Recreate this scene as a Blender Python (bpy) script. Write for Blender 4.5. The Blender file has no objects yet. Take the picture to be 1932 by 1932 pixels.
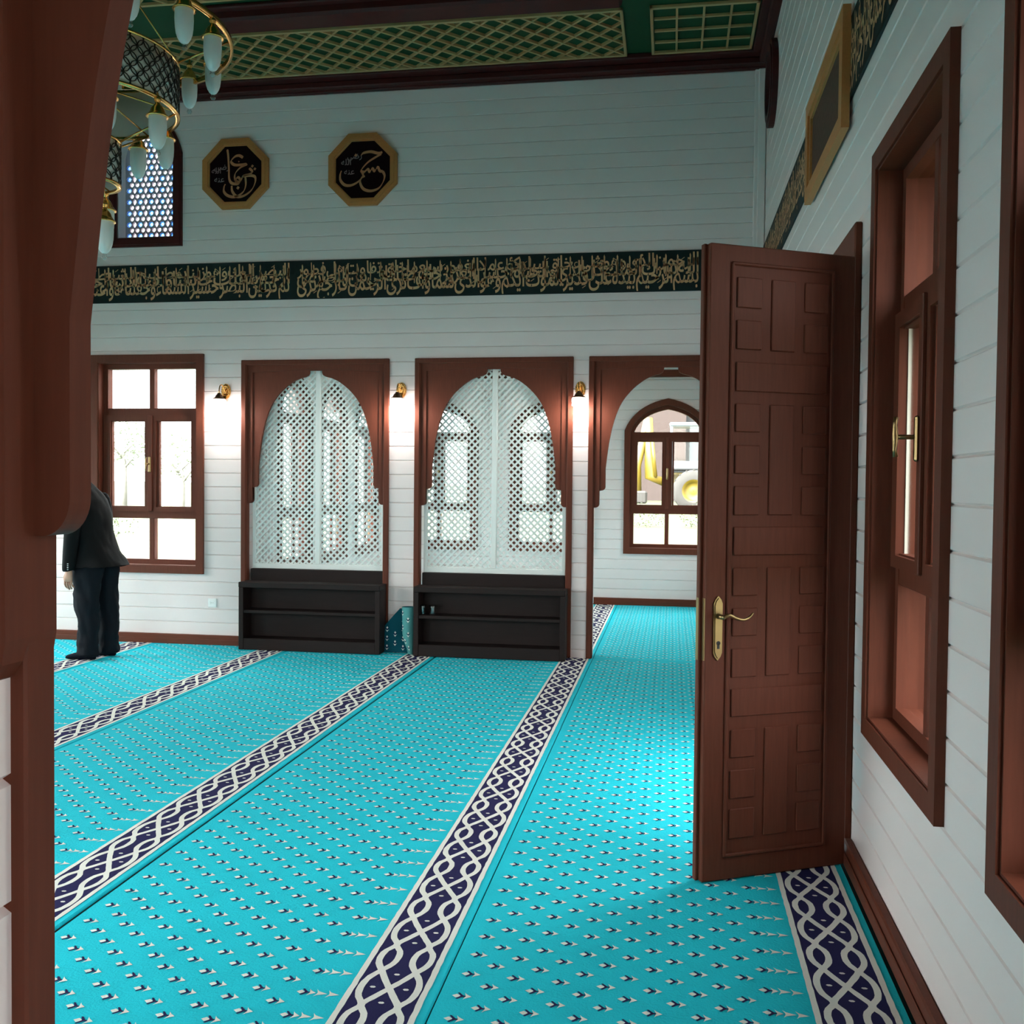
import bpy, math, random, unicodedata
from mathutils import Vector, Matrix, geometry
random.seed(7)
SC = bpy.context.scene
COL = SC.collection
PI = math.pi

# ------------------------------------------------------------------ camera, world, light, exposure
CAM_H = 1.53
yaw, pit, rol = math.radians(9.16972), math.radians(1.54415), math.radians(-0.56033)
fwd = Vector((-math.sin(yaw)*math.cos(pit), math.cos(yaw)*math.cos(pit), -math.sin(pit)))
rgt = Vector((math.cos(yaw), math.sin(yaw), 0)); dwn = fwd.cross(rgt)
r2 = rgt*math.cos(rol)+dwn*math.sin(rol); d2 = dwn*math.cos(rol)-rgt*math.sin(rol)
cam_d = bpy.data.cameras.new('camera'); cam = bpy.data.objects.new('camera', cam_d); COL.objects.link(cam)
cam_d.sensor_width = 36.0; cam_d.sensor_fit = 'HORIZONTAL'; cam_d.lens = 1860.0/1932.0*36.0
cam_d.clip_start = 0.02; cam_d.clip_end = 500
m3 = Matrix((r2, -d2, -fwd)).transposed()
cam.matrix_world = Matrix.Translation((0, 0, CAM_H)) @ m3.to_4x4()
SC.camera = cam

SC.view_settings.view_transform = 'Standard'; SC.view_settings.look = 'None'
SC.view_settings.gamma = 1.0; SC.view_settings.use_curve_mapping = False
SC.view_settings.exposure = 0.2
SC.cycles.use_denoising = True
SC.cycles.max_bounces = 10; SC.cycles.diffuse_bounces = 6; SC.cycles.transparent_max_bounces = 24
SC.cycles.sample_clamp_indirect = 8.0

SKY, SKY_SUN = 7.0, 44.0
w = bpy.data.worlds.new('sky'); SC.world = w; w.use_nodes = True
nt = w.node_tree; bg = nt.nodes['Background']; 
bg.inputs[0].default_value = (0.98, 0.99, 0.99, 1)
# cloudy sky, brightest where the veiled sun stands (behind and to the left of the hall)
_n, _l = nt.nodes, nt.links
_tc = _n.new('ShaderNodeTexCoord'); _dot = _n.new('ShaderNodeVectorMath'); _dot.operation = 'DOT_PRODUCT'
_dot.inputs[1].default_value = Vector((-.66, -.40, .85)).normalized()
_mx = _n.new('ShaderNodeMath'); _mx.operation = 'MAXIMUM'; _mx.inputs[1].default_value = 0.0
_pw = _n.new('ShaderNodeMath'); _pw.operation = 'POWER'; _pw.inputs[1].default_value = 2.0
_ma = _n.new('ShaderNodeMath'); _ma.operation = 'MULTIPLY_ADD'; _ma.inputs[1].default_value = SKY_SUN; _ma.inputs[2].default_value = SKY
_l.new(_tc.outputs['Generated'], _dot.inputs[0]); _l.new(_dot.outputs['Value'], _mx.inputs[0]); _l.new(_mx.outputs[0], _pw.inputs[0])
_l.new(_pw.outputs[0], _ma.inputs[0]); _l.new(_ma.outputs[0], bg.inputs[1])

def portal(loc, direction, sx, sy):
    """lets the sky be sampled through a real opening (adds no light of its own)"""
    l = bpy.data.lights.new('sky_portal', 'AREA'); l.shape = 'RECTANGLE'; l.size = sx; l.size_y = sy
    l.cycles.is_portal = True
    o = bpy.data.objects.new('sky_portal', l); COL.objects.link(o)
    o.location = loc; o.rotation_euler = Vector(direction).to_track_quat('-Z', 'Z').to_euler()
    return o

# ------------------------------------------------------------------ dimensions (metres; camera foot at the origin)
YF, XR, YN = 8.72, 0.755, 0.93        # far wall, right wall, near arch wall (room face)
XL, YB = -7.62, 12.79                 # left wall, back wall of the room behind
ZC = 5.2
PITCH, G0 = 0.1285, 0.0765            # siding boards
WT = 0.22                             # wall thickness

# ------------------------------------------------------------------ materials
def mat(name, col, rough=0.5, metal=0.0, spec=0.5, noise=None, bump=None, emit=None, coat=0.0):
    m = bpy.data.materials.new(name); m.use_nodes = True
    n = m.node_tree.nodes; L = m.node_tree.links; b = n['Principled BSDF']
    b.inputs['Base Color'].default_value = (*col, 1); b.inputs['Roughness'].default_value = rough
    b.inputs['Metallic'].default_value = metal; b.inputs['Specular IOR Level'].default_value = spec
    b.inputs['Coat Weight'].default_value = coat
    tc = n.new('ShaderNodeTexCoord')
    if noise:
        scale, stretch, amt = noise
        mp = n.new('ShaderNodeMapping'); mp.inputs['Scale'].default_value = stretch
        nz = n.new('ShaderNodeTexNoise'); nz.inputs['Scale'].default_value = scale; nz.inputs['Detail'].default_value = 5
        mx = n.new('ShaderNodeMix'); mx.data_type = 'RGBA'
        mx.inputs[6].default_value = (*[c*(1-amt) for c in col], 1); mx.inputs[7].default_value = (*[min(1, c*(1+amt)) for c in col], 1)
        L.new(tc.outputs['Object'], mp.inputs[0]); L.new(mp.outputs[0], nz.inputs['Vector'])
        L.new(nz.outputs['Fac'], mx.inputs[0]); L.new(mx.outputs[2], b.inputs['Base Color'])
    if bump:
        scale, strength, dist = bump
        n2 = n.new('ShaderNodeTexNoise'); n2.inputs['Scale'].default_value = scale; n2.inputs['Detail'].default_value = 4
        bp = n.new('ShaderNodeBump'); bp.inputs['Strength'].default_value = strength; bp.inputs['Distance'].default_value = dist
        L.new(tc.outputs['Object'], n2.inputs['Vector']); L.new(n2.outputs['Fac'], bp.inputs['Height']); L.new(bp.outputs[0], b.inputs['Normal'])
    if emit:
        b.inputs['Emission Color'].default_value = (*emit[0], 1); b.inputs['Emission Strength'].default_value = emit[1]
    return m

def glass_mat(name, tint=(0.93, 0.97, 0.96), refl=1.0, rough=0.02):
    m = bpy.data.materials.new(name); m.use_nodes = True
    n = m.node_tree.nodes; L = m.node_tree.links; n.remove(n['Principled BSDF'])
    tr = n.new('ShaderNodeBsdfTransparent'); tr.inputs[0].default_value = (*tint, 1)
    gl = n.new('ShaderNodeBsdfGlossy'); gl.inputs['Roughness'].default_value = rough
    lw = n.new('ShaderNodeLayerWeight'); lw.inputs[0].default_value = .5
    pw = n.new('ShaderNodeMath'); pw.operation = 'POWER'; pw.inputs[1].default_value = 4.5
    ad = n.new('ShaderNodeMath'); ad.operation = 'MULTIPLY_ADD'; ad.inputs[1].default_value = .9; ad.inputs[2].default_value = .04
    mu = n.new('ShaderNodeMath'); mu.operation = 'MULTIPLY'; mu.inputs[1].default_value = refl; mu.use_clamp = True
    L.new(lw.outputs['Facing'], pw.inputs[0]); L.new(pw.outputs[0], ad.inputs[0]); L.new(ad.outputs[0], mu.inputs[0])
    mx = n.new('ShaderNodeMixShader')
    L.new(mu.outputs[0], mx.inputs[0]); L.new(tr.outputs[0], mx.inputs[1]); L.new(gl.outputs[0], mx.inputs[2])
    L.new(mx.outputs[0], n['Material Output'].inputs[0])
    return m

M = {}
M['siding'] = mat('white_painted_board', (0.80, 0.685, 0.665), 0.42, noise=(3, (1, 1, 1), 0.02))
M['wood'] = mat('brown_stained_wood', (0.118, 0.031, 0.017), 0.55, spec=0.16, noise=(6, (14, 14, 1.2), 0.25), bump=(60, 0.05, 0.002))
M['wood_x'] = mat('brown_stained_wood_across', (0.118, 0.031, 0.017), 0.55, spec=0.16, noise=(6, (1.2, 14, 14), 0.25))
M['cornice'] = mat('dark_red_brown_wood', (0.060, 0.010, 0.009), 0.5, spec=0.2, noise=(6, (1.5, 1.5, 10), 0.25))
M['rack'] = mat('black_brown_wood', (0.017, 0.0095, 0.0085), 0.55, spec=0.15, noise=(8, (1, 10, 10), 0.3))
M['lattice'] = mat('white_lattice_paint', (0.78, 0.80, 0.77), 0.4, noise=(4, (1, 1, 1), 0.03))
M['green'] = mat('green_ceiling_paint', (0.009, 0.052, 0.020), 0.6, spec=0.2, noise=(5, (1, 1, 1), 0.15))
M['gold_wood'] = mat('gilded_strip', (0.44, 0.265, 0.11), 0.35, noise=(9, (1, 1, 1), 0.12))
M['brass'] = mat('polished_brass', (0.90, 0.50, 0.16), 0.2, metal=1.0, noise=(6, (1, 1, 1), 0.05))
M['old_brass'] = mat('aged_brass', (0.30, 0.205, 0.095), 0.36, metal=1.0, noise=(30, (1, 1, 1), 0.12))
M['copper'] = mat('copper_cap', (0.36, 0.17, 0.10), 0.3, metal=1.0, noise=(8, (1, 1, 1), 0.08))
M['dark_metal'] = mat('dark_filigree_metal', (0.03, 0.025, 0.02), 0.35, metal=0.7, noise=(8, (1, 1, 1), 0.1))
M['drum'] = mat('translucent_white_drum', (0.62, 0.62, 0.60), 0.5, noise=(6, (1, 1, 1), 0.04))
M['frosted'] = mat('frosted_glass', (0.72, 0.74, 0.74), 0.28, noise=(12, (1, 1, 1), 0.04), spec=0.6)
M['lit_shade'] = mat('lit_frosted_shade', (0.9, 0.9, 0.9), 0.4, noise=(12, (1, 1, 1), 0.02), emit=((1.0, 0.98, 0.94), 9.0))
M['pane'] = glass_mat('window_glass')
M['clear'] = glass_mat('clear_glass', (0.9, 0.92, 0.92), 3.5, .08)
M['board_green'] = mat('dark_green_board', (0.010, 0.018, 0.018), 0.6, spec=0.15, noise=(6, (1, 1, 1), 0.2))
M['board_black'] = mat('maroon_black_board', (0.010, 0.002, 0.003), 0.5, spec=0.1, noise=(6, (1, 1, 1), 0.2))
M['gold_letter'] = mat('gold_lettering', (0.62, 0.33, 0.16), 0.5, noise=(20, (1, 1, 1), 0.15))
M['copper_letter'] = mat('copper_lettering', (0.50, 0.20, 0.09), 0.4, noise=(20, (1, 1, 1), 0.15))
M['grey_letter'] = mat('grey_small_lettering', (0.24, 0.17, 0.17), 0.5, noise=(20, (1, 1, 1), 0.1))
M['oak'] = mat('golden_oak_frame', (0.50, 0.20, 0.065), 0.5, spec=0.2, noise=(7, (10, 10, 10), 0.15))
M['brown_panel'] = mat('grey_brown_panel', (0.10, 0.055, 0.04), 0.8, spec=.1, noise=(40, (1, 1, 1), 0.35))
M['teal'] = mat('turquoise_pile', (0.016, 0.52, 0.63), 0.92, spec=0.1, noise=(5, (1, 1, 1), 0.10), bump=(110, 0.45, 0.008))
M['cream'] = mat('cream_pile', (0.78, 0.76, 0.70), 0.95, spec=0.1, noise=(9, (1, 1, 1), 0.06), bump=(420, 0.5, 0.004))
M['navy'] = mat('navy_pile', (0.020, 0.018, 0.075), 0.95, spec=0.1, noise=(9, (1, 1, 1), 0.1), bump=(420, 0.5, 0.004))
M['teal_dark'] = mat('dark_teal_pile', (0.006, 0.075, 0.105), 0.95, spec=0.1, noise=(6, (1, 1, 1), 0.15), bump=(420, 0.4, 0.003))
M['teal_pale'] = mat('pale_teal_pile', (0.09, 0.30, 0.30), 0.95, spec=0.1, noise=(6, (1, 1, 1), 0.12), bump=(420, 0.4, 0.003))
M['under'] = mat('dark_underlay', (0.004, 0.035, 0.04), 0.9, noise=(4, (1, 1, 1), 0.1))
M['plastic'] = mat('white_plastic', (0.88, 0.86, 0.84), 0.35, noise=(4, (1, 1, 1), 0.02))
M['gasket'] = mat('pale_gasket', (0.62, 0.55, 0.47), 0.5, noise=(9, (1, 1, 1), 0.05))
M['black'] = mat('black_recess', (0.008, 0.007, 0.007), 0.5, noise=(4, (1, 1, 1), 0.1))
M['suit'] = mat('black_wool', (0.003, 0.003, 0.0035), 0.85, spec=0.2, noise=(40, (1, 1, 1), 0.2), bump=(200, 0.2, 0.002))
M['trouser'] = mat('navy_cloth', (0.0035, 0.0045, 0.008), 0.85, spec=0.2, noise=(40, (1, 1, 1), 0.2), bump=(200, 0.2, 0.002))
M['sock'] = mat('dark_sock', (0.004, 0.006, 0.012), 0.9, spec=0.1, noise=(40, (1, 1, 1), 0.2))
M['skin'] = mat('skin', (0.42, 0.22, 0.15), 0.5, noise=(12, (1, 1, 1), 0.06))
M['hair'] = mat('grey_hair', (0.10, 0.095, 0.09), 0.6, noise=(60, (1, 1, 4), 0.3))
M['plaster'] = mat('pale_lavender_plaster', (0.42, 0.38, 0.47), 0.6, noise=(6, (1, 1, 1), 0.04))
M['plaster_w'] = mat('white_plaster', (0.55, 0.56, 0.54), 0.6, noise=(6, (1, 1, 1), 0.03))
M['blue_glass'] = glass_mat('blue_stained_glass', (0.02, 0.09, 0.30), 0.5)
M['pale_glass'] = glass_mat('pale_stained_glass', (0.30, 0.29, 0.30), 0.5)
M['cyan_glass'] = glass_mat('light_blue_stained_glass', (0.12, 0.24, 0.34), 0.5)
M['grass'] = mat('sunlit_grass', (0.030, 0.035, 0.006), 0.9, noise=(0.8, (1, 1, 1), 0.35))
M['leaf_pale'] = mat('pale_leaf', (0.26, 0.29, 0.22), 0.8, noise=(8, (1, 1, 1), 0.3))
M['leaf'] = mat('leaf_green', (0.06, 0.085, 0.03), 0.8, noise=(8, (1, 1, 1), 0.4))
M['bark'] = mat('bark', (0.22, 0.20, 0.18), 0.9, noise=(10, (1, 1, 1), 0.3))
M['yellow'] = mat('yellow_machine_paint', (0.12, 0.078, 0.006), 0.4, noise=(3, (1, 1, 1), 0.1))
M['tyre'] = mat('dusty_tyre', (0.04, 0.034, 0.03), 0.9, noise=(5, (1, 1, 1), 0.2))
M['white_paint'] = mat('white_machine_paint', (0.14, 0.15, 0.16), 0.4, noise=(3, (1, 1, 1), 0.05))
M['brick'] = mat('pale_red_masonry', (0.040, 0.024, 0.020), 0.9, noise=(6, (1, 1, 1), 0.25))
M['grey_wall'] = mat('grey_timber_wall', (0.025, 0.024, 0.026), 0.9, noise=(5, (6, 6, 0.4), 0.3))

# ------------------------------------------------------------------ helpers
class MB:
    def __init__(s): s.v = []; s.f = []; s.m = []; s.sm = []
    def add(s, vs, fs, mi=0, smooth=False):
        b = len(s.v); s.v += [tuple(v) for v in vs]
        for f in fs: s.f.append(tuple(i+b for i in f)); s.m.append(mi); s.sm.append(smooth)
    def quad(s, a, b, c, d, mi=0): s.add([a, b, c, d], [(0, 1, 2, 3)], mi)
    def box(s, x0, x1, y0, y1, z0, z1, mi=0, T=None, bev=0.0):
        if x0 > x1: x0, x1 = x1, x0
        if y0 > y1: y0, y1 = y1, y0
        if z0 > z1: z0, z1 = z1, z0
        b = min(bev, (x1-x0)*.45, (y1-y0)*.45, (z1-z0)*.45)
        if b <= 0:
            vs = [(x, y, z) for z in (z0, z1) for y in (y0, y1) for x in (x0, x1)]
            fs = [(0, 2, 3, 1), (4, 5, 7, 6), (0, 1, 5, 4), (2, 6, 7, 3), (0, 4, 6, 2), (1, 3, 7, 5)]
        else:
            X = (x0, x0+b, x1-b, x1); Y = (y0, y0+b, y1-b, y1); Z = (z0, z0+b, z1-b, z1)
            vs = []; ix = {}
            def V(i, j, k):
                if (i, j, k) not in ix: ix[(i, j, k)] = len(vs); vs.append((X[i], Y[j], Z[k]))
                return ix[(i, j, k)]
            fs = []
            for k, o in ((0, 1), (3, 0)):
                for t in range(3):
                    q = [(1, 1), (2, 1), (2, 2), (1, 2)]
                    if o: q = q[::-1]
                    fs.append(tuple(V(*[(k if ax == t else (q_[0] if ax == (t+1) % 3 else q_[1])) for ax in range(3)]) for q_ in q))
            for t in range(3):               # edges
                a1, a2 = (t+1) % 3, (t+2) % 3
                for s1 in (0, 1):
                    for s2 in (0, 1):
                        p = {}
                        e1o, e1i = (0, 1) if s1 == 0 else (3, 2)
                        e2o, e2i = (0, 1) if s2 == 0 else (3, 2)
                        def mk(tv, u, w_):
                            c = [0, 0, 0]; c[t] = tv; c[a1] = u; c[a2] = w_; return V(*c)
                        q = (mk(1, e1o, e2i), mk(2, e1o, e2i), mk(2, e1i, e2o), mk(1, e1i, e2o))
                        fs.append(q)
            for i in (0, 3):
                for j in (0, 3):
                    for k in (0, 3):
                        I = 1 if i == 0 else 2; J = 1 if j == 0 else 2; K = 1 if k == 0 else 2
                        fs.append((V(i, J, K), V(I, j, K), V(I, J, k)))
        if T: vs = [T(*v) for v in vs]
        s.add(vs, fs, mi)
    def prism(s, pts, fn0, fn1, mi=0, cap0=True, cap1=True, smooth=False):
        """closed outline pts; fn0/fn1 map a point to its front and back position"""
        n = len(pts); vs = [fn0(*p) for p in pts]+[fn1(*p) for p in pts]
        fs = [(i, (i+1) % n, n+(i+1) % n, n+i) for i in range(n)]
        s.add(vs, fs, mi, smooth)
        if cap0: s.add([fn0(*p) for p in pts], [tuple(range(n))], mi)
        if cap1: s.add([fn1(*p) for p in pts], [tuple(range(n))[::-1]], mi)
    def ring(s, A, B, P, d0, d1, mi=0):
        """frame between outlines A (outer) and B (inner) from depth d0 to d1"""
        n = len(A)
        for i in range(n):
            j = (i+1) % n
            a0, a1, b0, b1 = A[i], A[j], B[i], B[j]
            s.quad(P(*a0, d0), P(*a1, d0), P(*b1, d0), P(*b0, d0), mi)
            s.quad(P(*a0, d1), P(*b0, d1), P(*b1, d1), P(*a1, d1), mi)
            s.quad(P(*b0, d0), P(*b1, d0), P(*b1, d1), P(*b0, d1), mi)
            s.quad(P(*a0, d0), P(*a0, d1), P(*a1, d1), P(*a1, d0), mi)
    def tube(s, pts, r, n=8, mi=0, closed=False, cap=True):
        pts = [Vector(p) for p in pts]; N = len(pts)
        rs = r if isinstance(r, (list, tuple)) else [r]*N
        rings = []; up = None
        for i, p in enumerate(pts):
            a = pts[(i-1) % N] if (i > 0 or closed) else p
            b = pts[(i+1) % N] if (i < N-1 or closed) else p
            t = (b-a).normalized()
            if up is None:
                up = t.cross(Vector((0, 0, 1)))
                if up.length < .05: up = t.cross(Vector((1, 0, 0)))
            up = (up - t*up.dot(t)).normalized(); w_ = t.cross(up)
            rings.append([p+(up*math.cos(2*PI*k/n)+w_*math.sin(2*PI*k/n))*rs[i] for k in range(n)])
        vs = [v for rg in rings for v in rg]; fs = []
        for i in range(N if closed else N-1):
            j = (i+1) % N
            for k in range(n): fs.append((i*n+k, i*n+(k+1) % n, j*n+(k+1) % n, j*n+k))
        if cap and not closed: fs += [tuple(range(n))[::-1], tuple(range((N-1)*n, N*n))]
        s.add(vs, fs, mi, True)
    def lathe(s, prof, c=(0, 0, 0), n=24, mi=0):
        vs = []; fs = []
        for (r, z) in prof:
            for k in range(n): vs.append((c[0]+r*math.cos(2*PI*k/n), c[1]+r*math.sin(2*PI*k/n), c[2]+z))
        for i in range(len(prof)-1):
            for k in range(n): fs.append((i*n+k, i*n+(k+1) % n, (i+1)*n+(k+1) % n, (i+1)*n+k))
        s.add(vs, fs, mi, True)
    def loft(s, rings, mi=0, cap=True):
        n = len(rings[0]); vs = [v for r in rings for v in r]; fs = []
        for i in range(len(rings)-1):
            for k in range(n): fs.append((i*n+k, i*n+(k+1) % n, (i+1)*n+(k+1) % n, (i+1)*n+k))
        if cap: fs += [tuple(range(n))[::-1], tuple(range((len(rings)-1)*n, len(rings)*n))]
        s.add(vs, fs, mi, True)
    def mesh(s, name, mats):
        me = bpy.data.meshes.new(name); me.from_pydata(s.v, [], s.f)
        for m in (mats if isinstance(mats, (list, tuple)) else [mats]): me.materials.append(m)
        me.polygons.foreach_set('material_index', s.m); me.polygons.foreach_set('use_smooth', s.sm)
        me.update()
        import bmesh
        b = bmesh.new(); b.from_mesh(me); bmesh.ops.recalc_face_normals(b, faces=b.faces[:]); b.to_mesh(me); b.free()
        return me
    def build(s, name, mats, parent=None, sub=0):
        o = bpy.data.objects.new(name, s.mesh(name, mats)); COL.objects.link(o)
        if parent: o.parent = parent
        if sub:
            md = o.modifiers.new('smooth', 'SUBSURF'); md.levels = sub; md.render_levels = sub
        return o

def tag(o, label=None, cat=None, group=None, kind=None):
    if label: o['label'] = label
    if cat: o['category'] = cat
    if group: o['group'] = group
    if kind: o['kind'] = kind
    return o
def thing(name, label, cat, loc=(0, 0, 0), rz=0, group=None, kind=None):
    o = bpy.data.objects.new(name, None); COL.objects.link(o); o.empty_display_size = .1
    o.location = loc; o.rotation_euler = (0, 0, rz)
    return tag(o, label, cat, group, kind)
def copy_tree(o, parent=None):
    c = o.copy(); COL.objects.link(c)
    if parent: c.parent = parent
    for ch in [x for x in bpy.data.objects if x.parent == o]: copy_tree(ch, c)
    return c
def spline(pts, n=8, closed=False):
    pts = [Vector(p) for p in pts]; out = []; N = len(pts)
    for i in range(N if closed else N-1):
        if closed: p0, p1, p2, p3 = pts[(i-1) % N], pts[i], pts[(i+1) % N], pts[(i+2) % N]
        else: p0, p1, p2, p3 = pts[max(i-1, 0)], pts[i], pts[i+1], pts[min(i+2, N-1)]
        for k in range(n):
            t = k/n
            out.append(.5*((2*p1)+(p2-p0)*t+(2*p0-5*p1+4*p2-p3)*t*t+(3*p1-p0-3*p2+p3)*t**3))
    if not closed: out.append(pts[-1])
    return out

# wall coordinate frames: (u along the wall, z up, d into the wall away from the room)
FAR = lambda u, z, d: (u, YF+d, z)
BACK = lambda u, z, d: (u, YB+d, z)
RIGHT = lambda u, z, d: (XR+d, u, z)
LEFT = lambda u, z, d: (XL-d, u, z)
XB = -3.75
BLEFT = lambda u, z, d: (XB-d, u, z)
NEAR = lambda u, z, d: (u, YN-d, z)

def arch_pts(u0, u1, zs, rise, n=10):
    """pointed arch from right spring over the apex to the left spring"""
    c, hw = (u0+u1)/2, (u1-u0)/2; R = []
    for k in range(n+1):
        t = k/n; x = (1-t)**2*hw+2*t*(1-t)*hw*.78; z = 2*t*(1-t)*rise*.79+t*t*rise
        R.append((x, z))
    return [(c+x, zs+z) for x, z in R]+[(c-x, zs+z) for x, z in R[::-1][1:]]
def outline(u0, u1, z0, z1, rise=0.0):
    if not rise: return [(u0, z0), (u1, z0), (u1, z1), (u0, z1)]
    return [(u0, z0), (u1, z0)]+arch_pts(u0, u1, z1, rise)

def siding(name, P, u0, u1, z0, z1, holes=(), thick=WT, two_sided=True, label=None, cat='wall'):
    """horizontal boards with V grooves; holes are outlines (u0,u1,z0,z1,rise)"""
    zs = {z0, z1}; g = {}
    k = 0
    while G0+k*PITCH < z1:
        zg = G0+k*PITCH; k += 1
        if zg-.006 > z0 and zg+.006 < z1:
            zs |= {zg-.006, zg, zg+.006}; g[zg] = .009
    for h in holes:
        zs |= {max(z0, h[2]), min(z1, h[3])}
        if h[4]: zs |= {h[3]+h[4]*i/14 for i in range(15)}
    zs = sorted(z for z in zs if z0-1e-6 <= z <= z1+1e-6)
    def span(h, z):
        if not h[4] or z <= h[3]: return h[0], h[1]
        pts = arch_pts(h[0], h[1], h[3], h[4], 40); c = (h[0]+h[1])/2
        hw = 0
        for (a, b) in zip(pts[:41], pts[1:41]):
            if a[1] <= z <= b[1]:
                t = (z-a[1])/max(1e-9, b[1]-a[1]); hw = a[0]+(b[0]-a[0])*t-c
        return c-hw, c+hw
    mb = MB()
    for za, zb in zip(zs, zs[1:]):
        if zb-za < 1e-5: continue
        zm = (za+zb)/2; da, db = g.get(za, 0), g.get(zb, 0)
        act = sorted([(span(h, za), span(h, zb)) for h in holes if h[2] < zm < h[3]+h[4]], key=lambda q: q[0][0])
        la, lb = u0, u0; segs = []
        for (a, b) in act:
            segs.append((la, lb, a[0]-da, b[0]-db)); la, lb = a[1]+da, b[1]+db
        segs.append((la, lb, u1, u1))
        for i, (a0, b0, a1, b1) in enumerate(segs):
            mb.quad(P(a0, za, da), P(a1, za, da), P(b1, zb, db), P(b0, zb, db))
            mb.quad(P(a0, za, thick-da), P(b0, zb, thick-db), P(b1, zb, thick-db), P(a1, za, thick-da))
            mb.quad(P(a0, za, da), P(b0, zb, db), P(b0, zb, thick-db), P(a0, za, thick-da))
            mb.quad(P(a1, za, da), P(a1, za, thick-da), P(b1, zb, thick-db), P(b1, zb, db))
    for h in holes:
        if h[2] > z0+.01: mb.quad(P(h[0], h[2], 0), P(h[1], h[2], 0), P(h[1], h[2], thick), P(h[0], h[2], thick))
        if not h[4]: mb.quad(P(h[0], h[3], 0), P(h[0], h[3], thick), P(h[1], h[3], thick), P(h[1], h[3], 0))
    mb.quad(P(u0, z1, 0), P(u1, z1, 0), P(u1, z1, thick), P(u0, z1, thick))
    o = mb.build(name, M['siding']); return tag(o, label, cat, None, 'structure')

def whole(c, hw=.575, arch=False): return (c-hw+.05, c+hw-.05, .70, 2.25 if arch else 2.69, .36 if arch else 0)

# ------------------------------------------------------------------ the setting
fl = MB(); fl.box(XL, XR, -1.6, YB+.1, -.2, -.013)
tag(fl.build('floor', M['under']), 'dark teal underlay floor beneath the carpet strips', 'floor', None, 'structure')

siding('wall_far', FAR, XL, XR, 0, ZC,
       [(-3.925, -2.60, 0, 2.63, 0), (-2.265, -.91, 0, 2.63, 0), (-.685, .65, 0, 2.63, 0), whole(-4.925), (-5.22, -4.63, 3.82, 4.62, .36)],
       label='white boarded far wall with arches and plaques', cat='wall')
RW = [(-1.0, -.05, .7, 2.2, 0), (1.41, 2.35, .66, 2.72, 0), (2.92, 3.86, .66, 2.72, 0), (4.33, 5.53, 0, 2.51, 0), whole(10.1), whole(11.7)]
siding('wall_right', RIGHT, -1.6, YB+.3, 0, ZC, RW+[(7.47, 7.95, 4.39, 4.39, 0)][:0], label='white boarded wall on the right', cat='wall')
LWC = (1.9, 3.6, 6.0, 7.7)
siding('wall_left', LEFT, -.2, YF+.2, 0, ZC, [whole(c) for c in LWC]+[], label='white boarded wall on the left', cat='wall')
NWC = (-4.925, -3.26)
siding('wall_near', NEAR, XL, XR, 0, ZC, [(-.645, .61, 0, 2.63, 0)]+[whole(c) for c in NWC], label='white boarded near wall pierced by the arch', cat='wall')
BWC = (-3.07, -1.56, -.055)
siding('wall_back', BACK, XB-.2, XR, 0, 3.2, [whole(c, .55, True) for c in BWC], label='white boarded back wall of the far room with pointed windows', cat='wall')
SWC = (9.46, 10.6, 11.82)
siding('wall_back_left', BLEFT, YF+.22, YB, 0, 3.2, [whole(c, .45, True) for c in SWC], label='white boarded side wall of the far room behind the lattice', cat='wall')
mb = MB(); mb.box(XB-.2, XR, YF+.22, YB+.2, 3.02, 3.2)
tag(mb.build('ceiling_far_room', M['siding']), 'white ceiling of the room behind the arches', 'ceiling', None, 'structure')
mb = MB()                     # entry room the photo is taken from, with an unseen opening added on its right to light the arch reveal
mb.box(-2.4, -2.2, -1.6, YN-WT, 0, 3.0); mb.box(-2.4, XR, -1.6, YN-WT, 2.9, 3.1)
mb.box(-2.4, XR, -1.7, -1.6, 0, 2.9)
portal(RIGHT(-.525, 1.45, .19), (-1, 0, 0), .95, 1.5)
mf = MB(); mf.box(-2.2, XR, -1.6, YN-WT, -.012, 0); tag(mf.build('floor_entry', M['teal']), 'turquoise carpeted floor of the entry room', 'floor', None, 'structure')
tag(mb.build('wall_entry', M['siding']), 'white walls and ceiling of the entry room', 'wall', None, 'structure')
mb = MB(); mb.box(XL-.1, XR+.1, YN-WT, YF+.2, ZC, ZC+.15)
tag(mb.build('ceiling', M['green']), 'dark green ceiling with gilded lattice panels', 'ceiling', None, 'structure')

# cornice, beam, baseboards, corner trim
mb = MB()
mb.box(XL, XR, 8.50, YF, 5.155, ZC, 0, None, .008); mb.box(XL, XR, 8.60, YF, 5.10, 5.155, 0, None, .008); mb.box(XL, XR, 8.67, YF, 5.085, 5.11, 0, None, .006)
tag(mb.build('trim_1', M['cornice']), 'dark red brown cornice along the top of the far wall', 'cornice', None, 'structure')
mb = MB()
mb.box(.62, XR, YN, 8.50, 5.155, ZC, 0, None, .008); mb.box(.68, XR, YN, 8.60, 5.10, 5.155, 0, None, .008)
tag(mb.build('trim_2', M['cornice']), 'dark red brown cornice along the top of the right wall', 'cornice', None, 'structure')
mb = MB()
mb.box(-3.6, -.415, 7.26, 7.50, 5.10, ZC, 0, None, .02); mb.box(-3.6, -.415, 7.20, 7.56, 5.165, ZC, 0, None, .01)
tag(mb.build('ceiling_beam', M['cornice']), 'dark red brown ceiling beam between the two gilded lattices', 'beam', None, 'structure')
def base_run(name, P, a, b, label, h=.09, t=.035):
    m = MB(); m.box(a, b, 0, h, -t, 0, 0, lambda u, z, d: P(u, z, d), .006); m.box(a, b, 0, h*.55, -t-.008, -t, 0, lambda u, z, d: P(u, z, d), .003)
    tag(m.build(name, M['wood_x'] if P in (FAR, BACK) else M['wood']), label, 'baseboard', None, 'structure')
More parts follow.
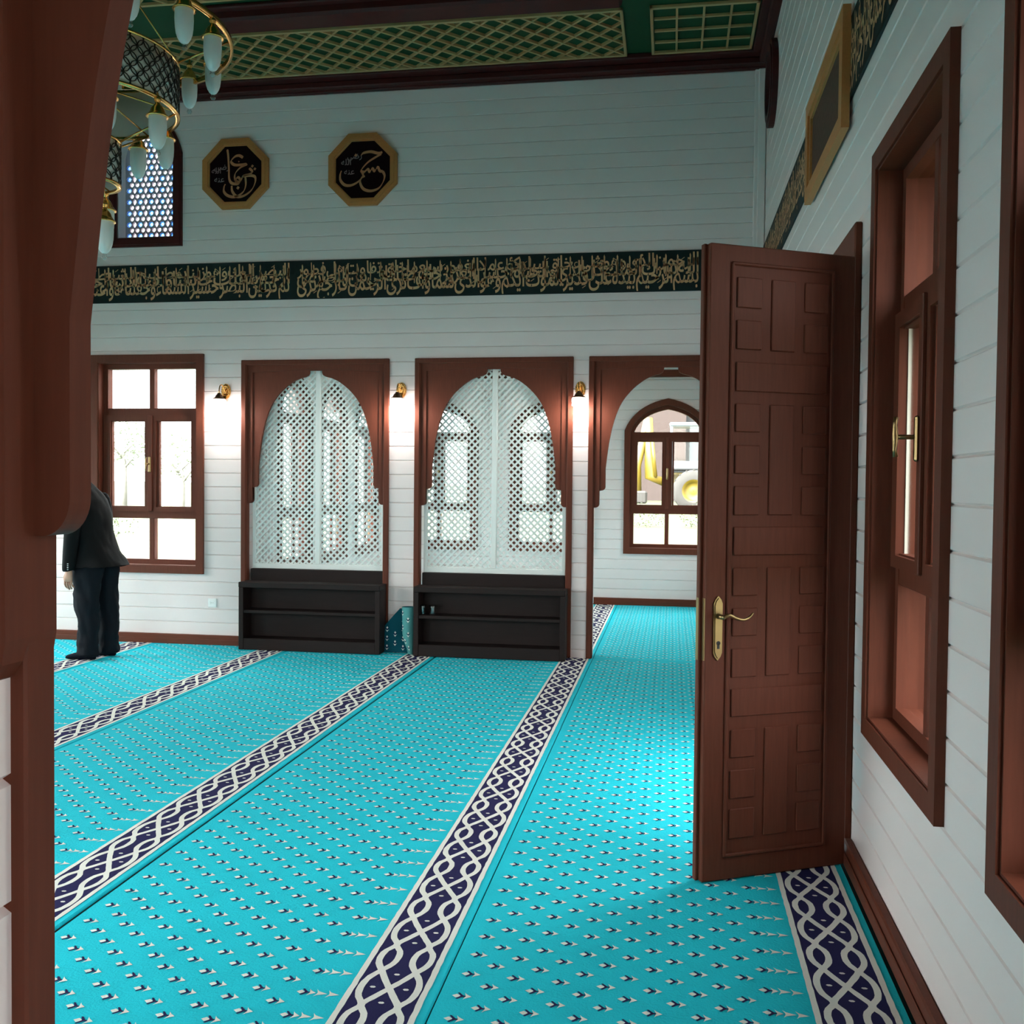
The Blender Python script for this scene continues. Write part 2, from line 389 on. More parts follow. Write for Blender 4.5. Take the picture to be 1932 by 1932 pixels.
base_run('baseboard_far', FAR, XL, -3.975, 'brown baseboard under the sash window')
base_run('baseboard_right', RIGHT, YN+.02, 4.205, 'brown baseboard along the right wall')
base_run('baseboard_right.001', RIGHT, 5.66, YF-.04, 'brown baseboard on the right wall beyond the door')
base_run('baseboard_back', BACK, XB, XR, 'brown baseboard seen through the open arch', .09)
mb = MB(); mb.box(.655, .75, 8.695, YF, .09, 5.09, 0, None, .006); mb.box(.685, .75, 8.68, 8.70, .09, 5.09, 0, None, .006)
tag(mb.build('trim_3', M['siding']), 'white corner moulding where far and right walls meet', 'corner trim', None, 'structure')
mb = MB(); mb.box(XB, XR, YB-.07, YB, 2.93, 3.02, 0, None, .006)
tag(mb.build('trim_4', M['wood_x']), 'brown cornice at the top of the far room', 'cornice', None, 'structure')

# ------------------------------------------------------------------ windows
def inset(u0, u1, z0, z1, rise, i):
    return outline(u0+i, u1-i, z0+i, z1 if rise else z1-i, rise-i*1.05 if rise else 0)
def window(name, P, c, label, hw=.575, arch=False, handle=True, shallow=0.0, zlim=(.664, 2.736), deep=.15):
    root = thing(name, label, 'window', P(c, zlim[0], 0), 0, None, 'structure'); base = Vector(root.location)
    Q0 = lambda u, z, d: tuple(Vector(P(u, z, d))-base)
    Q = (lambda u, z, d: Q0(u, z, d*.3-.02)) if shallow else Q0
    wm = M['wood']
    u0, u1, z0 = c-hw, c+hw, zlim[0]
    z1, rise = (2.25, .41) if arch else (zlim[1], 0)
    A = (u0, u1, z0, z1, rise)
    ins = lambda i: inset(*A, i)
    m = MB(); m.ring(ins(0), ins(.07), Q0, -.028, 0.0); m.ring(ins(.068), ins(.078), Q0, -.018, .10); m.build('casing', wm, root)
    m = MB(); m.ring(ins(.078), ins(.125), Q, .07, deep)
    T = Q
    uL, uR = u0+.12, u1-.12
    zt, zm1, zm0, zb = 2.21, 2.185, 1.225, .79
    m.box(uL-.02, uR+.02, 2.155, 2.235, .072, .148, 0, T, .005)
    m.box(uL-.02, uR+.02, 1.18, 1.262, .072, .148, 0, T, .005)
    m.box(c-.026, c+.026, z0+.08, 1.19, .074, .146, 0, T, .005)
    if not arch: m.box(c-.026, c+.026, 2.225, z1-.08, .074, .146, 0, T, .005)
    m.build('frame', wm, root)
    for sgn in (-1, 1):                                   # opening casements
        a, b = (uL-.035, c-.002) if sgn < 0 else (c+.002, uR+.035)
        m = MB(); m.ring(outline(a, b, 1.245, 2.17), outline(a+.075, b-.055 if sgn < 0 else b-.075, 1.29, 2.115) if sgn < 0 else outline(a+.055, b-.075, 1.29, 2.115), Q, .05, max(.12, deep-.12))
        m.ring(outline(a+.06, b-.045, 1.275, 2.13), outline(a+.082, b-.067, 1.297, 2.108), Q, .066, .10)
        if sgn < 0: m.box(b-.02, b+.024, 1.25, 2.165, .035, .052, 0, T, .004)
        cs = m.build('casement', wm, root)
        g = MB(); g.box(a+.055, b-.045, 1.27, 2.135, .085, .089, 0, T); pn = g.build('pane', M['pane'], cs)
        g = MB(); ga, gb = (a+.075, b-.055) if sgn < 0 else (a+.055, b-.075); g.ring(outline(ga-.002, gb+.002, 1.286, 2.119), outline(ga+.004, gb-.004, 1.292, 2.113), Q, .081, .093); g.build('gasket', M['gasket'], pn)
    for (a, b, lo, hi) in ((uL-.01, c, z0+.11, 1.2), (c, uR+.01, z0+.11, 1.2))+(() if arch else ((uL-.01, c, 2.22, z1-.11), (c, uR+.01, 2.22, z1-.11))):
        g = MB(); g.box(a+.002, b-.002, lo, hi, .108, .112, 0, T); g.build('pane', M['pane'], root)
    if arch:
        pts = [p for p in inset(*A, .11) if p[1] >= 2.20]; pts = [(uL, 2.21), (uR, 2.21)]+[p for p in pts if p[1] > 2.215]
        g = MB(); g.prism(pts, lambda u, z: Q(u, z, .108), lambda u, z: Q(u, z, .112)); g.build('pane', M['pane'], root)
    if handle:
        m = MB(); m.box(c-.014, c+.014, 1.62, 1.77, .022, .036, 0, T, .006)
        m.tube([Q(c, 1.70, .03), Q(c, 1.70, -.035)], .008, 8)
        m.tube([Q(c, 1.635, -.035), Q(c, 1.66, -.038), Q(c, 1.70, -.036), Q(c, 1.74, -.038), Q(c, 1.765, -.035)], [.009, .007, .011, .007, .009], 8)
        m.build('handle', M['old_brass'], root)
    n = Vector(P(c, 0, -1))-Vector(P(c, 0, 0))
    portal(P(c, (z0+2.7)/2, max(.19, deep+.02)), n, 2*hw-.12, 2.0)
    return root
window('window_1', FAR, -4.925, 'brown six-pane window on the far wall behind the man')
window('window_2', RIGHT, 3.38, 'brown six-pane window on the right wall beside the open door', .53, zlim=(.60, 2.78), deep=.36)
window('window_3', RIGHT, 1.88, 'brown window casing at the right edge, nearest the camera', .52, zlim=(.60, 2.78), deep=.36)
for k, c in enumerate((10.1, 11.7)): window('window_%d' % (18+k), RIGHT, c, 'unseen brown six-pane window added to brighten the back room from its right wall, %s' % ('nearer the arch', 'nearer the corner')[k], handle=False)  # unseen pair, added to let more daylight into the back room
for k, c in enumerate(LWC): window('window_%d' % (4+k), LEFT, c, 'brown six-pane window in the left wall, %s from the near corner' % ('first', 'second', 'third', 'fourth')[k], handle=False)
for k, c in enumerate(NWC): window('window_%d' % (16+k), NEAR, c, 'brown six-pane window in the near wall, %s of the entry arch' % ('second to the left', 'first to the left')[k], handle=False)
window('window_8', BACK, -.055, 'pointed brown window seen through the open arch, machine outside', .55, True)
window('window_9', BACK, -1.56, 'pointed brown window right of the post in the right-hand lattice', .55, True)
window('window_10', BACK, -3.07, 'pointed brown window left of the post in the right-hand lattice', .55, True)
for k, c in enumerate(SWC): window('window_%d' % (11+k), BLEFT, c, 'pointed brown side window behind the left-hand lattice, %s' % ('left of its three', 'middle of its three', 'right of its three')[k], .45, True, False, .055)
portal(RIGHT(4.93, 1.24, .19), (-1, 0, 0), 1.1, 2.4)

# upper arched window with pierced plaster and stained glass
def star_window():
    c, u0, u1, z0, zs, rise = -4.94, -5.31, -4.57, 3.75, 4.62, .42
    root = thing('window_14', 'arched window of blue and white stained glass above the inscription', 'window', (c, YF, z0), 0, None, 'structure')
    Q = lambda u, z, d: (u-c, d, z-z0)
    A = (u0, u1, z0, zs, rise)
    m = MB(); m.ring(inset(*A, 0), inset(*A, .085), Q, -.03, 0); m.ring(inset(*A, .02), inset(*A, .06), Q, -.042, -.03); m.build('casing', M['cornice'], root)
    m = MB(); m.ring(inset(*A, .084), inset(*A, .095), Q, -.01, .12); m.build('reveal', M['plaster_w'], root)
    # pierced plate
    out = inset(*A, .10); plate = [Vector((p[0], p[1], 0)) for p in out]
    holes = []; glass = []
    pu, pz = .113, .108
    def inside(u, z, r):
        if not (u0+.105+r < u < u1-.105-r and z > z0+.105+r): return False
        if z+r > zs:
            hw = (u1-u0)/2-.11-r; t = max(0, (z+r-zs))/(rise-.11)
            return t < 1 and abs(u-c) < hw*(1-t**1.6)
        return True
    def circ(u, z, r, n=10, f=None): return [(u+(f(k) if f else r)*math.cos(2*PI*k/n), z+(f(k) if f else r)*math.sin(2*PI*k/n)) for k in range(n)]
    for j in range(-1, 13):
        zc = z0+.135+j*pz
        for i in range(-3, 4):
            uc = c-.007+i*pu
            if inside(uc, zc, .027): holes.append(circ(uc, zc, .027, 16, lambda k: .0285 if k % 4 == 0 else (.022 if k % 2 else .028))); glass.append(('blue_glass', holes[-1])); glass.append(('cyan_glass', circ(uc, zc, .017)))
            if inside(uc+pu/2, zc, .024): holes.append([(uc+pu/2, zc-.034), (uc+pu/2+.018, zc-.008), (uc+pu/2+.018, zc+.008), (uc+pu/2, zc+.034), (uc+pu/2-.018, zc+.008), (uc+pu/2-.018, zc-.008)]); glass.append(('pale_glass', holes[-1]))
            for s in (-.029, .029):
                if inside(uc+s, zc+pz/2, .02): holes.append(circ(uc+s, zc+pz/2, .021)); glass.append(('pale_glass', holes[-1]))
    loops = [plate]+[[Vector((p[0], p[1], 0)) for p in h[::-1]] for h in holes]
    tri = geometry.tessellate_polygon(loops); flat = [v for L_ in loops for v in L_]
    m = MB(); m.add([Q(v.x, v.y, .10) for v in flat], tri); m.add([Q(v.x, v.y, .125) for v in flat], tri)
    for h in holes:
        n = len(h)
        for k in range(n): m.quad(Q(*h[k], .10), Q(*h[(k+1) % n], .10), Q(*h[(k+1) % n], .125), Q(*h[k], .125))
    m.build('pierced_screen', M['plaster'], root)
    m = MB(); keys = ['blue_glass', 'pale_glass', 'cyan_glass']
    for kname, h in glass:
        if kname == 'blue_glass':
            inner = [(.6*p[0]+.4*sum(q[0] for q in h)/len(h), .6*p[1]+.4*sum(q[1] for q in h)/len(h)) for p in h]; n = len(h)
            for k in range(n): m.quad(Q(*h[k], .115), Q(*h[(k+1) % n], .115), Q(*inner[(k+1) % n], .115), Q(*inner[k], .115), 0)
            m.add([Q(*p, .115) for p in inner], [tuple(range(n))], 2)
        elif kname == 'pale_glass': m.add([Q(*p, .115) for p in h], [tuple(range(len(h)))], 1)
    m.build('stained_glass', [M[k] for k in keys], root)
    portal((c, YF+.2, 4.4), (0, -1, 0), .6, 1.2)
star_window()

# round brown frame high on the right wall
mb = MB(); n = 48
A_ = [(8.04+.30*math.cos(2*PI*k/n), 4.70+.33*math.sin(2*PI*k/n)) for k in range(n)]
B_ = [(8.04+.21*math.cos(2*PI*k/n), 4.70+.24*math.sin(2*PI*k/n)) for k in range(n)]
C_ = [(8.04+.26*math.cos(2*PI*k/n), 4.70+.29*math.sin(2*PI*k/n)) for k in range(n)]
rt = thing('window_15', 'round dark brown window ring high in the far right corner', 'window', (0, 0, 0), 0, None, 'structure')
mb.ring(A_, B_, RIGHT, -.045, 0); mb.ring(C_, B_, RIGHT, -.055, -.045); mb.build('ring_casing', M['cornice'], rt)
mb = MB(); mb.add([RIGHT(*p, -.008) for p in B_], [tuple(range(n))]); mb.build('pane', M['frosted'], rt)

# ------------------------------------------------------------------ arched wooden surrounds
ARCH = [(.559, 1.495), (.559, 1.69), (.531, 1.917), (.486, 2.118), (.423, 2.27), (.335, 2.381), (.235, 2.462), (.16, 2.499), (.10, 2.515), (.072, 2.53), (.062, 2.55), (.06, 2.573)]
def surround(name, P, c, hw, label, near=False, open_bottom=True):
    """trim frame with a cusped spandrel panel, seen on the room face of a wall"""
    root = thing(name, label, 'arch', P(c, 0, 0)); base = Vector(root.location)
    Q = lambda u, z, d: tuple(Vector(P(u, z, d))-base)
    f = hw/.713
    tin = hw-.048 if not near else hw-.02
    m = MB()
    for s in (-1, 1):
        m.box(c+s*hw, c+s*tin, .003, 2.672, -.03, .0, 0, Q, .005)
        m.box(c+s*(tin+.012), c+s*(tin-.006), .003, 2.63, -.018, .05, 0, Q, .004)
    m.box(c-hw+.001, c+hw-.001, 2.626, 2.671, -.032, 0, 0, Q, .005)
    m.build('frame', M['wood'], root)
    a = spline([(x*f, z, 0) for x, z in ARCH[1:9]], 4); cur = [(ARCH[0][0]*f, ARCH[0][1])]+[(p.x, p.y) for p in a]+[(x*f, z) for x, z in ARCH[9:]]
    s1, s2 = .612*f, tin-.004
    x1 = cur[0][0]
    def rnd(cx, cz, r, a0, a1, n=6): return [(cx+r*math.cos(a0+(a1-a0)*k/n), cz+r*math.sin(a0+(a1-a0)*k/n)) for k in range(n+1)]
    r1 = min(.035, (s1-x1)*.8); r2_ = min(.035, (s2-s1)*.8)
    half = [(s2, 2.628), (s2, 1.34)]+[p for p in rnd(s1+r2_, 1.34+r2_, r2_, -PI/2, -PI)]+[(s1, 1.488)]+rnd(x1+r1, 1.492+r1, r1, -PI/2, -PI)+cur[1:]
    pts = [(c+x, z) for x, z in half]+[(c-x, z) for x, z in half[::-1]]
    m = MB(); m.prism(pts, lambda u, z: Q(u, z, .012), lambda u, z: Q(u, z, .04))
    # raised moulding strip round the panel
    for s in (-1, 1):
        o_ = [(s2, 2.628), (s2, 1.34)]+rnd(s1+r2_, 1.34+r2_, r2_, -PI/2, -PI)+[(s1, 2.56), (0, 2.585), (0, 2.628)]
        q = [(c+s*x, z) for x, z in o_]
        m.prism(q, lambda u, z: Q(u, z, .0), lambda u, z: Q(u, z, .052))
        e_ = [(s1, 2.57), (s1, 1.50), (s1-.012, 1.50), (s1-.012, 2.545), (0, 2.578), (0, 2.59)]
    m.build('spandrel_panel', M['wood'], root)
    return root
surround('arched_surround', FAR, -3.26, .713, 'brown arched wooden surround of the left lattice, beside the sash window')
surround('arched_surround.001', FAR, -1.587, .72, 'brown arched wooden surround of the lattice over the rack with glasses')
surround('arched_surround.002', FAR, -.017, .713, 'brown arched wooden surround open to the back room, beside the door')
# the near arch, seen from behind at the left edge
def near_arch():
    c = -.017; root = thing('arched_surround.003', 'dark brown carved arch edge close by at the left of the view', 'arch', (c, YN, 0))
    P = lambda u, z, d: (u-c, d, z)                     # d forward from the wall face
    m = MB()
    for s in (-1, 1):
        m.box(c+s*.642, c+s*.72, 0, 2.672, 0.0, .035, 0, P, .004)
        m.box(c+s*.611, c+s*.646, 0, 2.66, -.048, .0, 0, P, .003)
    m.box(c-.72, c+.72, 2.626, 2.672, 0.0, .035, 0, P, .005)
    m.build('frame', M['wood'], root)
    f = .571/.559
    a = spline([(x*f, z, 0) for x, z in ARCH[1:9]], 6); cur = [(p.x, p.y) for p in a]+[(x*f, z) for x, z in ARCH[9:]]
    def rnd(cx, cz, r, a0, a1, n=10): return [(cx+r*math.cos(a0+(a1-a0)*k/n), cz+r*1.3*math.sin(a0+(a1-a0)*k/n)) for k in range(n+1)]
    h1 = [(.625, 2.63), (.625, 1.475)]+rnd(.571+.03, 1.475+.039, .03, -PI/2, -PI)+cur
    pts = [(c+x, z) for x, z in h1]+[(c-x, z) for x, z in h1[::-1]]
    m = MB(); m.prism(pts, lambda u, z: P(u, z, -.036), lambda u, z: P(u, z, .0), smooth=False)
    for s in (-1, 1):
        h2 = [(.70, 2.63), (.70, 1.325), (.66, 1.325), (.640, 1.328), (.624, 1.337), (.614, 1.352), (.610, 1.375), (.610, 2.63)]
        m.prism([(c+s*x, z) for x, z in h2], lambda u, z: P(u, z, -.080), lambda u, z: P(u, z, .0))
    m.build('spandrel_panel', M['wood'], root)
near_arch()

# ------------------------------------------------------------------ lattice screens
def lattice(name, x0, x1, label):
    c = (x0+x1)/2; z0, z1 = .735, 2.62; yb = YF+.085
    root = thing(name, label, 'lattice screen', (c, yb, z0))
    w_ = (x1-x0)/2
    m = MB(); m.box(-w_, -w_+.03, -.02, .02, 0, z1-z0, 0, None, .003); m.box(w_-.03, w_, -.02, .02, 0, z1-z0, 0, None, .003)
    m.box(-w_, w_, -.021, .021, -.008, .04, 0, None, .003); m.box(-w_, w_, -.02, .02, z1-z0-.03, z1-z0, 0, None, .003)
    m.build('frame', M['lattice'], root)
    m = MB(); m.box(-.024, .024, -.026, .022, .04, z1-z0-.03, 0, None, .004); m.build('centre_post', M['lattice'], root)
    m = MB(); ph = .061; H = z1-z0-.035; sw = .0085
    X0, X1, Z0, Z1 = -w_+.02, w_-.02, .03, H
    for sgn, ya, yb_ in ((1, -.012, -.001), (-1, -.001, .010)):
        k = -60
        while k < 80:
            # line z = sgn*(x) + b
            b = k*ph; k += 1
            def clip(bb):
                pts = []
                for x in (X0, X1):
                    z = sgn*x+bb
                    if Z0 <= z <= Z1: pts.append((x, z))
                for z in (Z0, Z1):
                    x = (z-bb)*sgn
                    if X0 < x < X1: pts.append((x, z))
                return sorted(pts)
            p = clip(b)
            if len(p) < 2: continue
            (xa, za), (xb, zb) = p[0], p[-1]
            if xb-xa < .02: continue
            nx, nz = -sgn*sw*.7071, sw*.7071
            q = [(xa-nx, za-nz), (xb-nx, zb-nz), (xb+nx, zb+nz), (xa+nx, za+nz)]
            m.prism(q, lambda x, z: (x, ya, z), lambda x, z: (x, yb_, z))
    m.build('lattice', M['lattice'], root)
    m = MB(); m.box(-w_-.005, w_+.005, -.055, .02, -.733, -.010, 0, None, .004); m.build('base_board', M['rack'], root)
lattice('lattice_screen', -3.895, -2.61, 'white diagonal lattice screen in the arch nearer the man, dark board below')
lattice('lattice_screen.001', -2.235, -.932, 'white diagonal lattice screen in the arch above the rack with glasses')

# ------------------------------------------------------------------ shoe racks and what stands in and by them
def rack(name, x0, x1, label):
    c = (x0+x1)/2; w_ = (x1-x0)/2; h = .62; yf, yb = 8.49, 8.685
    root = thing(name, label, 'shelf', (c, yf, .003)); D = yb-yf
    m = MB(); m.box(-w_, w_, -.006, D, h-.05, h, 0, None, .004); m.build('top', M['rack'], root)
    for s in (-1, 1):
        m = MB(); m.box(s*w_, s*(w_-.045), 0, D, 0, h-.05, 0, None, .003); m.build('side_panel', M['rack'], root)
    m = MB(); m.box(-w_+.045, w_-.045, .01, D-.012, .335, .365, 0, None, .003); m.build('shelf', M['rack'], root)
    m = MB(); m.box(-w_+.045, w_-.045, .004, D-.012, 0, .105, 0, None, .003); m.build('plinth', M['rack'], root)
    m = MB(); m.box(-w_+.045, w_-.045, D-.012, D, 0, h-.05); m.build('back_panel', M['rack'], root)
rack('shoe_rack', -3.90, -2.56, 'empty dark two-shelf shoe rack beneath the left lattice')
rack('shoe_rack.001', -2.25, -.895, 'dark two-shelf shoe rack holding two small glasses')
def tumbler(x, label):
    root = thing('drinking_glass', label, 'glass', (x, 8.575, .3684), 0, 'glasses on the rack')
    m = MB(); m.lathe([(0, 0), (.026, 0), (.027, .004), (.020, .035), (.024, .055), (.034, .085), (.032, .085), (.022, .056), (.018, .036), (.022, .010), (0, .010)], n=20); m.build('bowl', M['clear'], root)
tumbler(-2.185, 'small clear glass on the rack shelf, left of the two')
tumbler(-2.095, 'small clear glass on the rack shelf, right of the two')

def tulip(mb, u, v, P, s=1.0, mi=(1, 2)):
    """carpet motif pointing along +u, drawn with P(u,v)"""
    def poly(pts, m_, k): mb.add([P(u+s*a, v+s*b*1.25, k) for a, b in pts], [tuple(range(len(pts)))], m_)
    poly([(-.030, 0), (-.017, -.0085), (-.006, -.003), (-.004, 0), (-.006, .003), (-.017, .0085)], mi[0], .0016)
    poly([(-.016, -.014), (-.010, -.015), (.004, -.003), (.012, -.002), (.012, .002), (.004, .003), (-.010, .015), (-.016, .014), (-.004, 0)], mi[1], .0020)
    poly([(.006, -.0165), (.012, -.010), (.030, 0), (.012, .010), (.006, .0165), (.011, .003), (.011, -.003)], mi[0], .0018)

# carpet offcuts between the racks
def offcuts():
    m = MB(); x0, x1 = -2.56, -2.30; yb = 8.70
    pts = [(x0, 0), (x1+.03, 0), (x1+.02, .40), (-2.42, .40), (-2.475, .34), (x0, .24)]
    lean = lambda z: -.05+.02*z/.4
    m.prism(pts, lambda u, z: (u+2.42, lean(z)-.008, z), lambda u, z: (u+2.42, lean(z), z))
    for j in range(5):
        for i in range(4):
            uu, zz = -2.535+i*.075, .045+j*.082+(i % 2)*.04
            if zz > .34 or (uu < -2.45 and zz > .22) or (uu > -2.38 and zz > .33): continue
            tulip(m, -zz, uu, lambda a, b, k: (b+2.42, lean(-a)-.008-k, -a), .85)
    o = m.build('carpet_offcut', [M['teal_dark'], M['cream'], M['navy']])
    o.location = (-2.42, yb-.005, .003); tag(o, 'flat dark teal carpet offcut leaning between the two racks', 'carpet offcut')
    m = MB(); n = 20; rings = []; inn = []
    for z, r, cx in ((.0, .024, .022), (.05, .030, .018), (.10, .042, .008), (.18, .052, .0), (.30, .055, 0), (.40, .057, 0), (.425, .059, 0)):
        rings.append([(cx+r*math.cos(2*PI*k/n), r*.8*math.sin(2*PI*k/n), z) for k in range(n)])
        inn.append([(cx+(r-.007)*math.cos(2*PI*k/n), (r-.007)*.8*math.sin(2*PI*k/n), z) for k in range(n)])
    m.loft(rings, 0, False); m.loft(inn, 3, False)
    for k in range(n): m.add([rings[-1][k], rings[-1][(k+1) % n], inn[-1][(k+1) % n], inn[-1][k]], [(0, 1, 2, 3)], 0)
    m.add([v for v in rings[0]], [tuple(range(n))], 0)
    def wrap(a, b, kk):
        z = -a; t = min(max(z, 0), .425)
        r = .024+(.055-.024)*min(1, t/.18) if t < .18 else .055+.004*(t-.18)/.245
        cx = .022*max(0, 1-t/.16)
        ang = -PI/2+b/.055
        return (cx+(r+kk)*math.cos(ang), (r+kk)*.8*math.sin(ang), z)
    for (b, z) in ((-.045, .37), (.01, .31), (-.045, .245), (.012, .18), (-.03, .115), (.0, .055)): tulip(m, -z, b, wrap, .8)
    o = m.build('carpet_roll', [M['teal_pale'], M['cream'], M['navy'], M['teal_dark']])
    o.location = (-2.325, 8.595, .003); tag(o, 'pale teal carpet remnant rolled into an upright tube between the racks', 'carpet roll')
offcuts()

# ------------------------------------------------------------------ carpet strips
KEY = [(0, 0), (.05, .028), (.105, .055), (.15, .078), (.1925, .084), (.235, .078), (.28, .055), (.33, .080), (.385, .088), (.44, .080), (.49, .055), (.535, .032), (.5775, .026), (.62, .032), (.665, .055), (.72, .028), (.77, 0)]
def strand(y):
    y = y % 1.54; s = 1
    if y >= .77: y -= .77; s = -1
    for (a, fa), (b, fb) in zip(KEY, KEY[1:]):
        if a <= y <= b:
            i = KEY.index((a, fa)); pa = KEY[i-1] if i else (-KEY[1][0], -KEY[1][1]); pb = KEY[i+2] if i+2 < len(KEY) else (2*b-a, -fa)
            t = (y-a)/(b-a); ma = (fb-pa[1])/(b-pa[0])*(b-a); mb_ = (pb[1]-fa)/(pb[0]-a)*(b-a)
            return s*((2*t**3-3*t*t+1)*fa+(t**3-2*t*t+t)*ma+(-2*t**3+3*t*t)*fb+(t**3-t*t)*mb_)
    return 0
def carpet_mesh(name, length, phase):
    """strip 1.377 wide: right edge at x=0, band from -.028 to -.273; runs along +y from 0"""
    W = 1.371; m = MB()
    prof = [(-W+.001, -.012), (-W, -.004), (-W+.004, 0), (-.005, 0), (-.0005, -.005), (-.001, -.012)]
    m.add([(x, 0, z) for x, z in prof]+[(x, length, z) for x, z in prof],
          [(i, i+1, 7+i, 6+i) for i in range(5)]+[(0, 5, 11, 6), tuple(range(6)), tuple(range(6, 12))])
    bc = -.1505; k0 = .0012
    rr = random.Random(3)
    wob = lambda a: a+rr.uniform(-.0012, .0012)
    m.quad((bc-.106, 0, k0), (bc+.106, 0, k0), (bc+.106, length, k0), (bc-.106, length, k0), 2)
    for s in (-1, 1):
        ny = int(length/.03)
        e = [(bc+s*wob(.1225), bc+s*wob(.104)) for _ in range(ny+1)]
        for i in range(ny):
            ya, yb = length*i/ny, length*(i+1)/ny
            m.quad((e[i][0], ya, k0+.0006), (e[i][1], ya, k0+.0006), (e[i+1][1], yb, k0+.0006), (e[i+1][0], yb, k0+.0006), 1)
    ny = int(length/.0175); hw = .0106
    for sh in (0, .385, .77, 1.155):
        L_, R_ = [], []
        for i in range(ny+1):
            y = length*i/ny; f = strand(y-phase+sh); g = (strand(y-phase+sh+.004)-strand(y-phase+sh-.004))/.008
            nn = math.hypot(1, g); hh = hw*rr.uniform(.93, 1.08)
            yl = min(max(y+g/nn*hh, 0), length); yr = min(max(y-g/nn*hh, 0), length)
            L_.append((bc+f-hh/nn, yl)); R_.append((bc+f+hh/nn, yr))
        kk = k0+.0004+.0001*sh
        for i in range(ny): m.quad((*L_[i], kk), (*R_[i], kk), (*R_[i+1], kk), (*L_[i+1], kk), 1)
    def dot(x, y): m.add([(x-.010, y, k0+.0009), (x-.004, y-.006, k0+.0009), (x+.006, y-.005, k0+.0009), (x+.010, y, k0+.0009), (x+.004, y+.006, k0+.0009), (x-.006, y+.005, k0+.0009)], [tuple(range(6))], 1)
    y = (phase % .385)-.385
    while y < length:
        for dx, dy in ((0, .085), (0, .30), (.052, 0), (-.052, 0)):
            if .012 < y+dy < length-.012: dot(bc+dx, y+dy)
        y += .385
    P = lambda a, b, k: (a, b, k)
    ph = (phase+.0) % .13
    nrow = int(length/.065)
    for j in range(nrow+1):
        y = ph+(j-1)*.065
        if not .02 < y < length-.02: continue
        odd = j % 2
        if not odd:
            tulip(m, -.39, y, P)
            for e_ in (.045, .082):
                m.add([(-.39+e_+a*1.2, y+b*1.2, .0018) for a, b in [(-.014, -.018), (-.006, -.009), (.018, 0), (-.006, .009), (-.014, .018), (-.008, .003), (-.008, -.003)]], [tuple(range(7))], 1)
        x = -.39-(.07 if odd else .14)
        while x > -W+.05: tulip(m, x+rr.uniform(-.003, .003), y+rr.uniform(-.003, .003), P); x -= .14
    return m.mesh(name, [M['teal'], M['cream'], M['navy']])
Y0 = YN+.04
cm = carpet_mesh('carpet_strip', YF-Y0-.002, 2.855-Y0); cm0 = carpet_mesh('carpet_strip_wall', YF-Y0-.002, 3.113-Y0); cm2 = carpet_mesh('carpet_strip_short', YB-YF-.04, .02)
SEAMS = (.703, -.673, -2.064, -3.446, -4.826, -6.206)
where = ('along the right wall under the open door', 'left of the door, running through the open arch', 'running to the gap between the racks', 'running under the left rack', 'under the man, its band behind his feet', 'farthest left, behind the man')
for k, x in enumerate(SEAMS):
    o = bpy.data.objects.new('carpet_strip', cm if k else cm0); COL.objects.link(o); o.location = (x, Y0, 0)
    tag(o, 'turquoise prayer carpet strip with navy band, '+where[k], 'carpet', 'turquoise carpet strips in the hall')
for k, x in enumerate(SEAMS[:3]):
    o = bpy.data.objects.new('carpet_strip', cm2); COL.objects.link(o); o.location = (x, YF+.002, 0)
    tag(o, 'turquoise carpet strip in the back room, '+('seen through the open arch', 'its band beside the arch jamb', 'behind the right-hand lattice')[k], 'carpet', 'turquoise carpet strips in the back room')

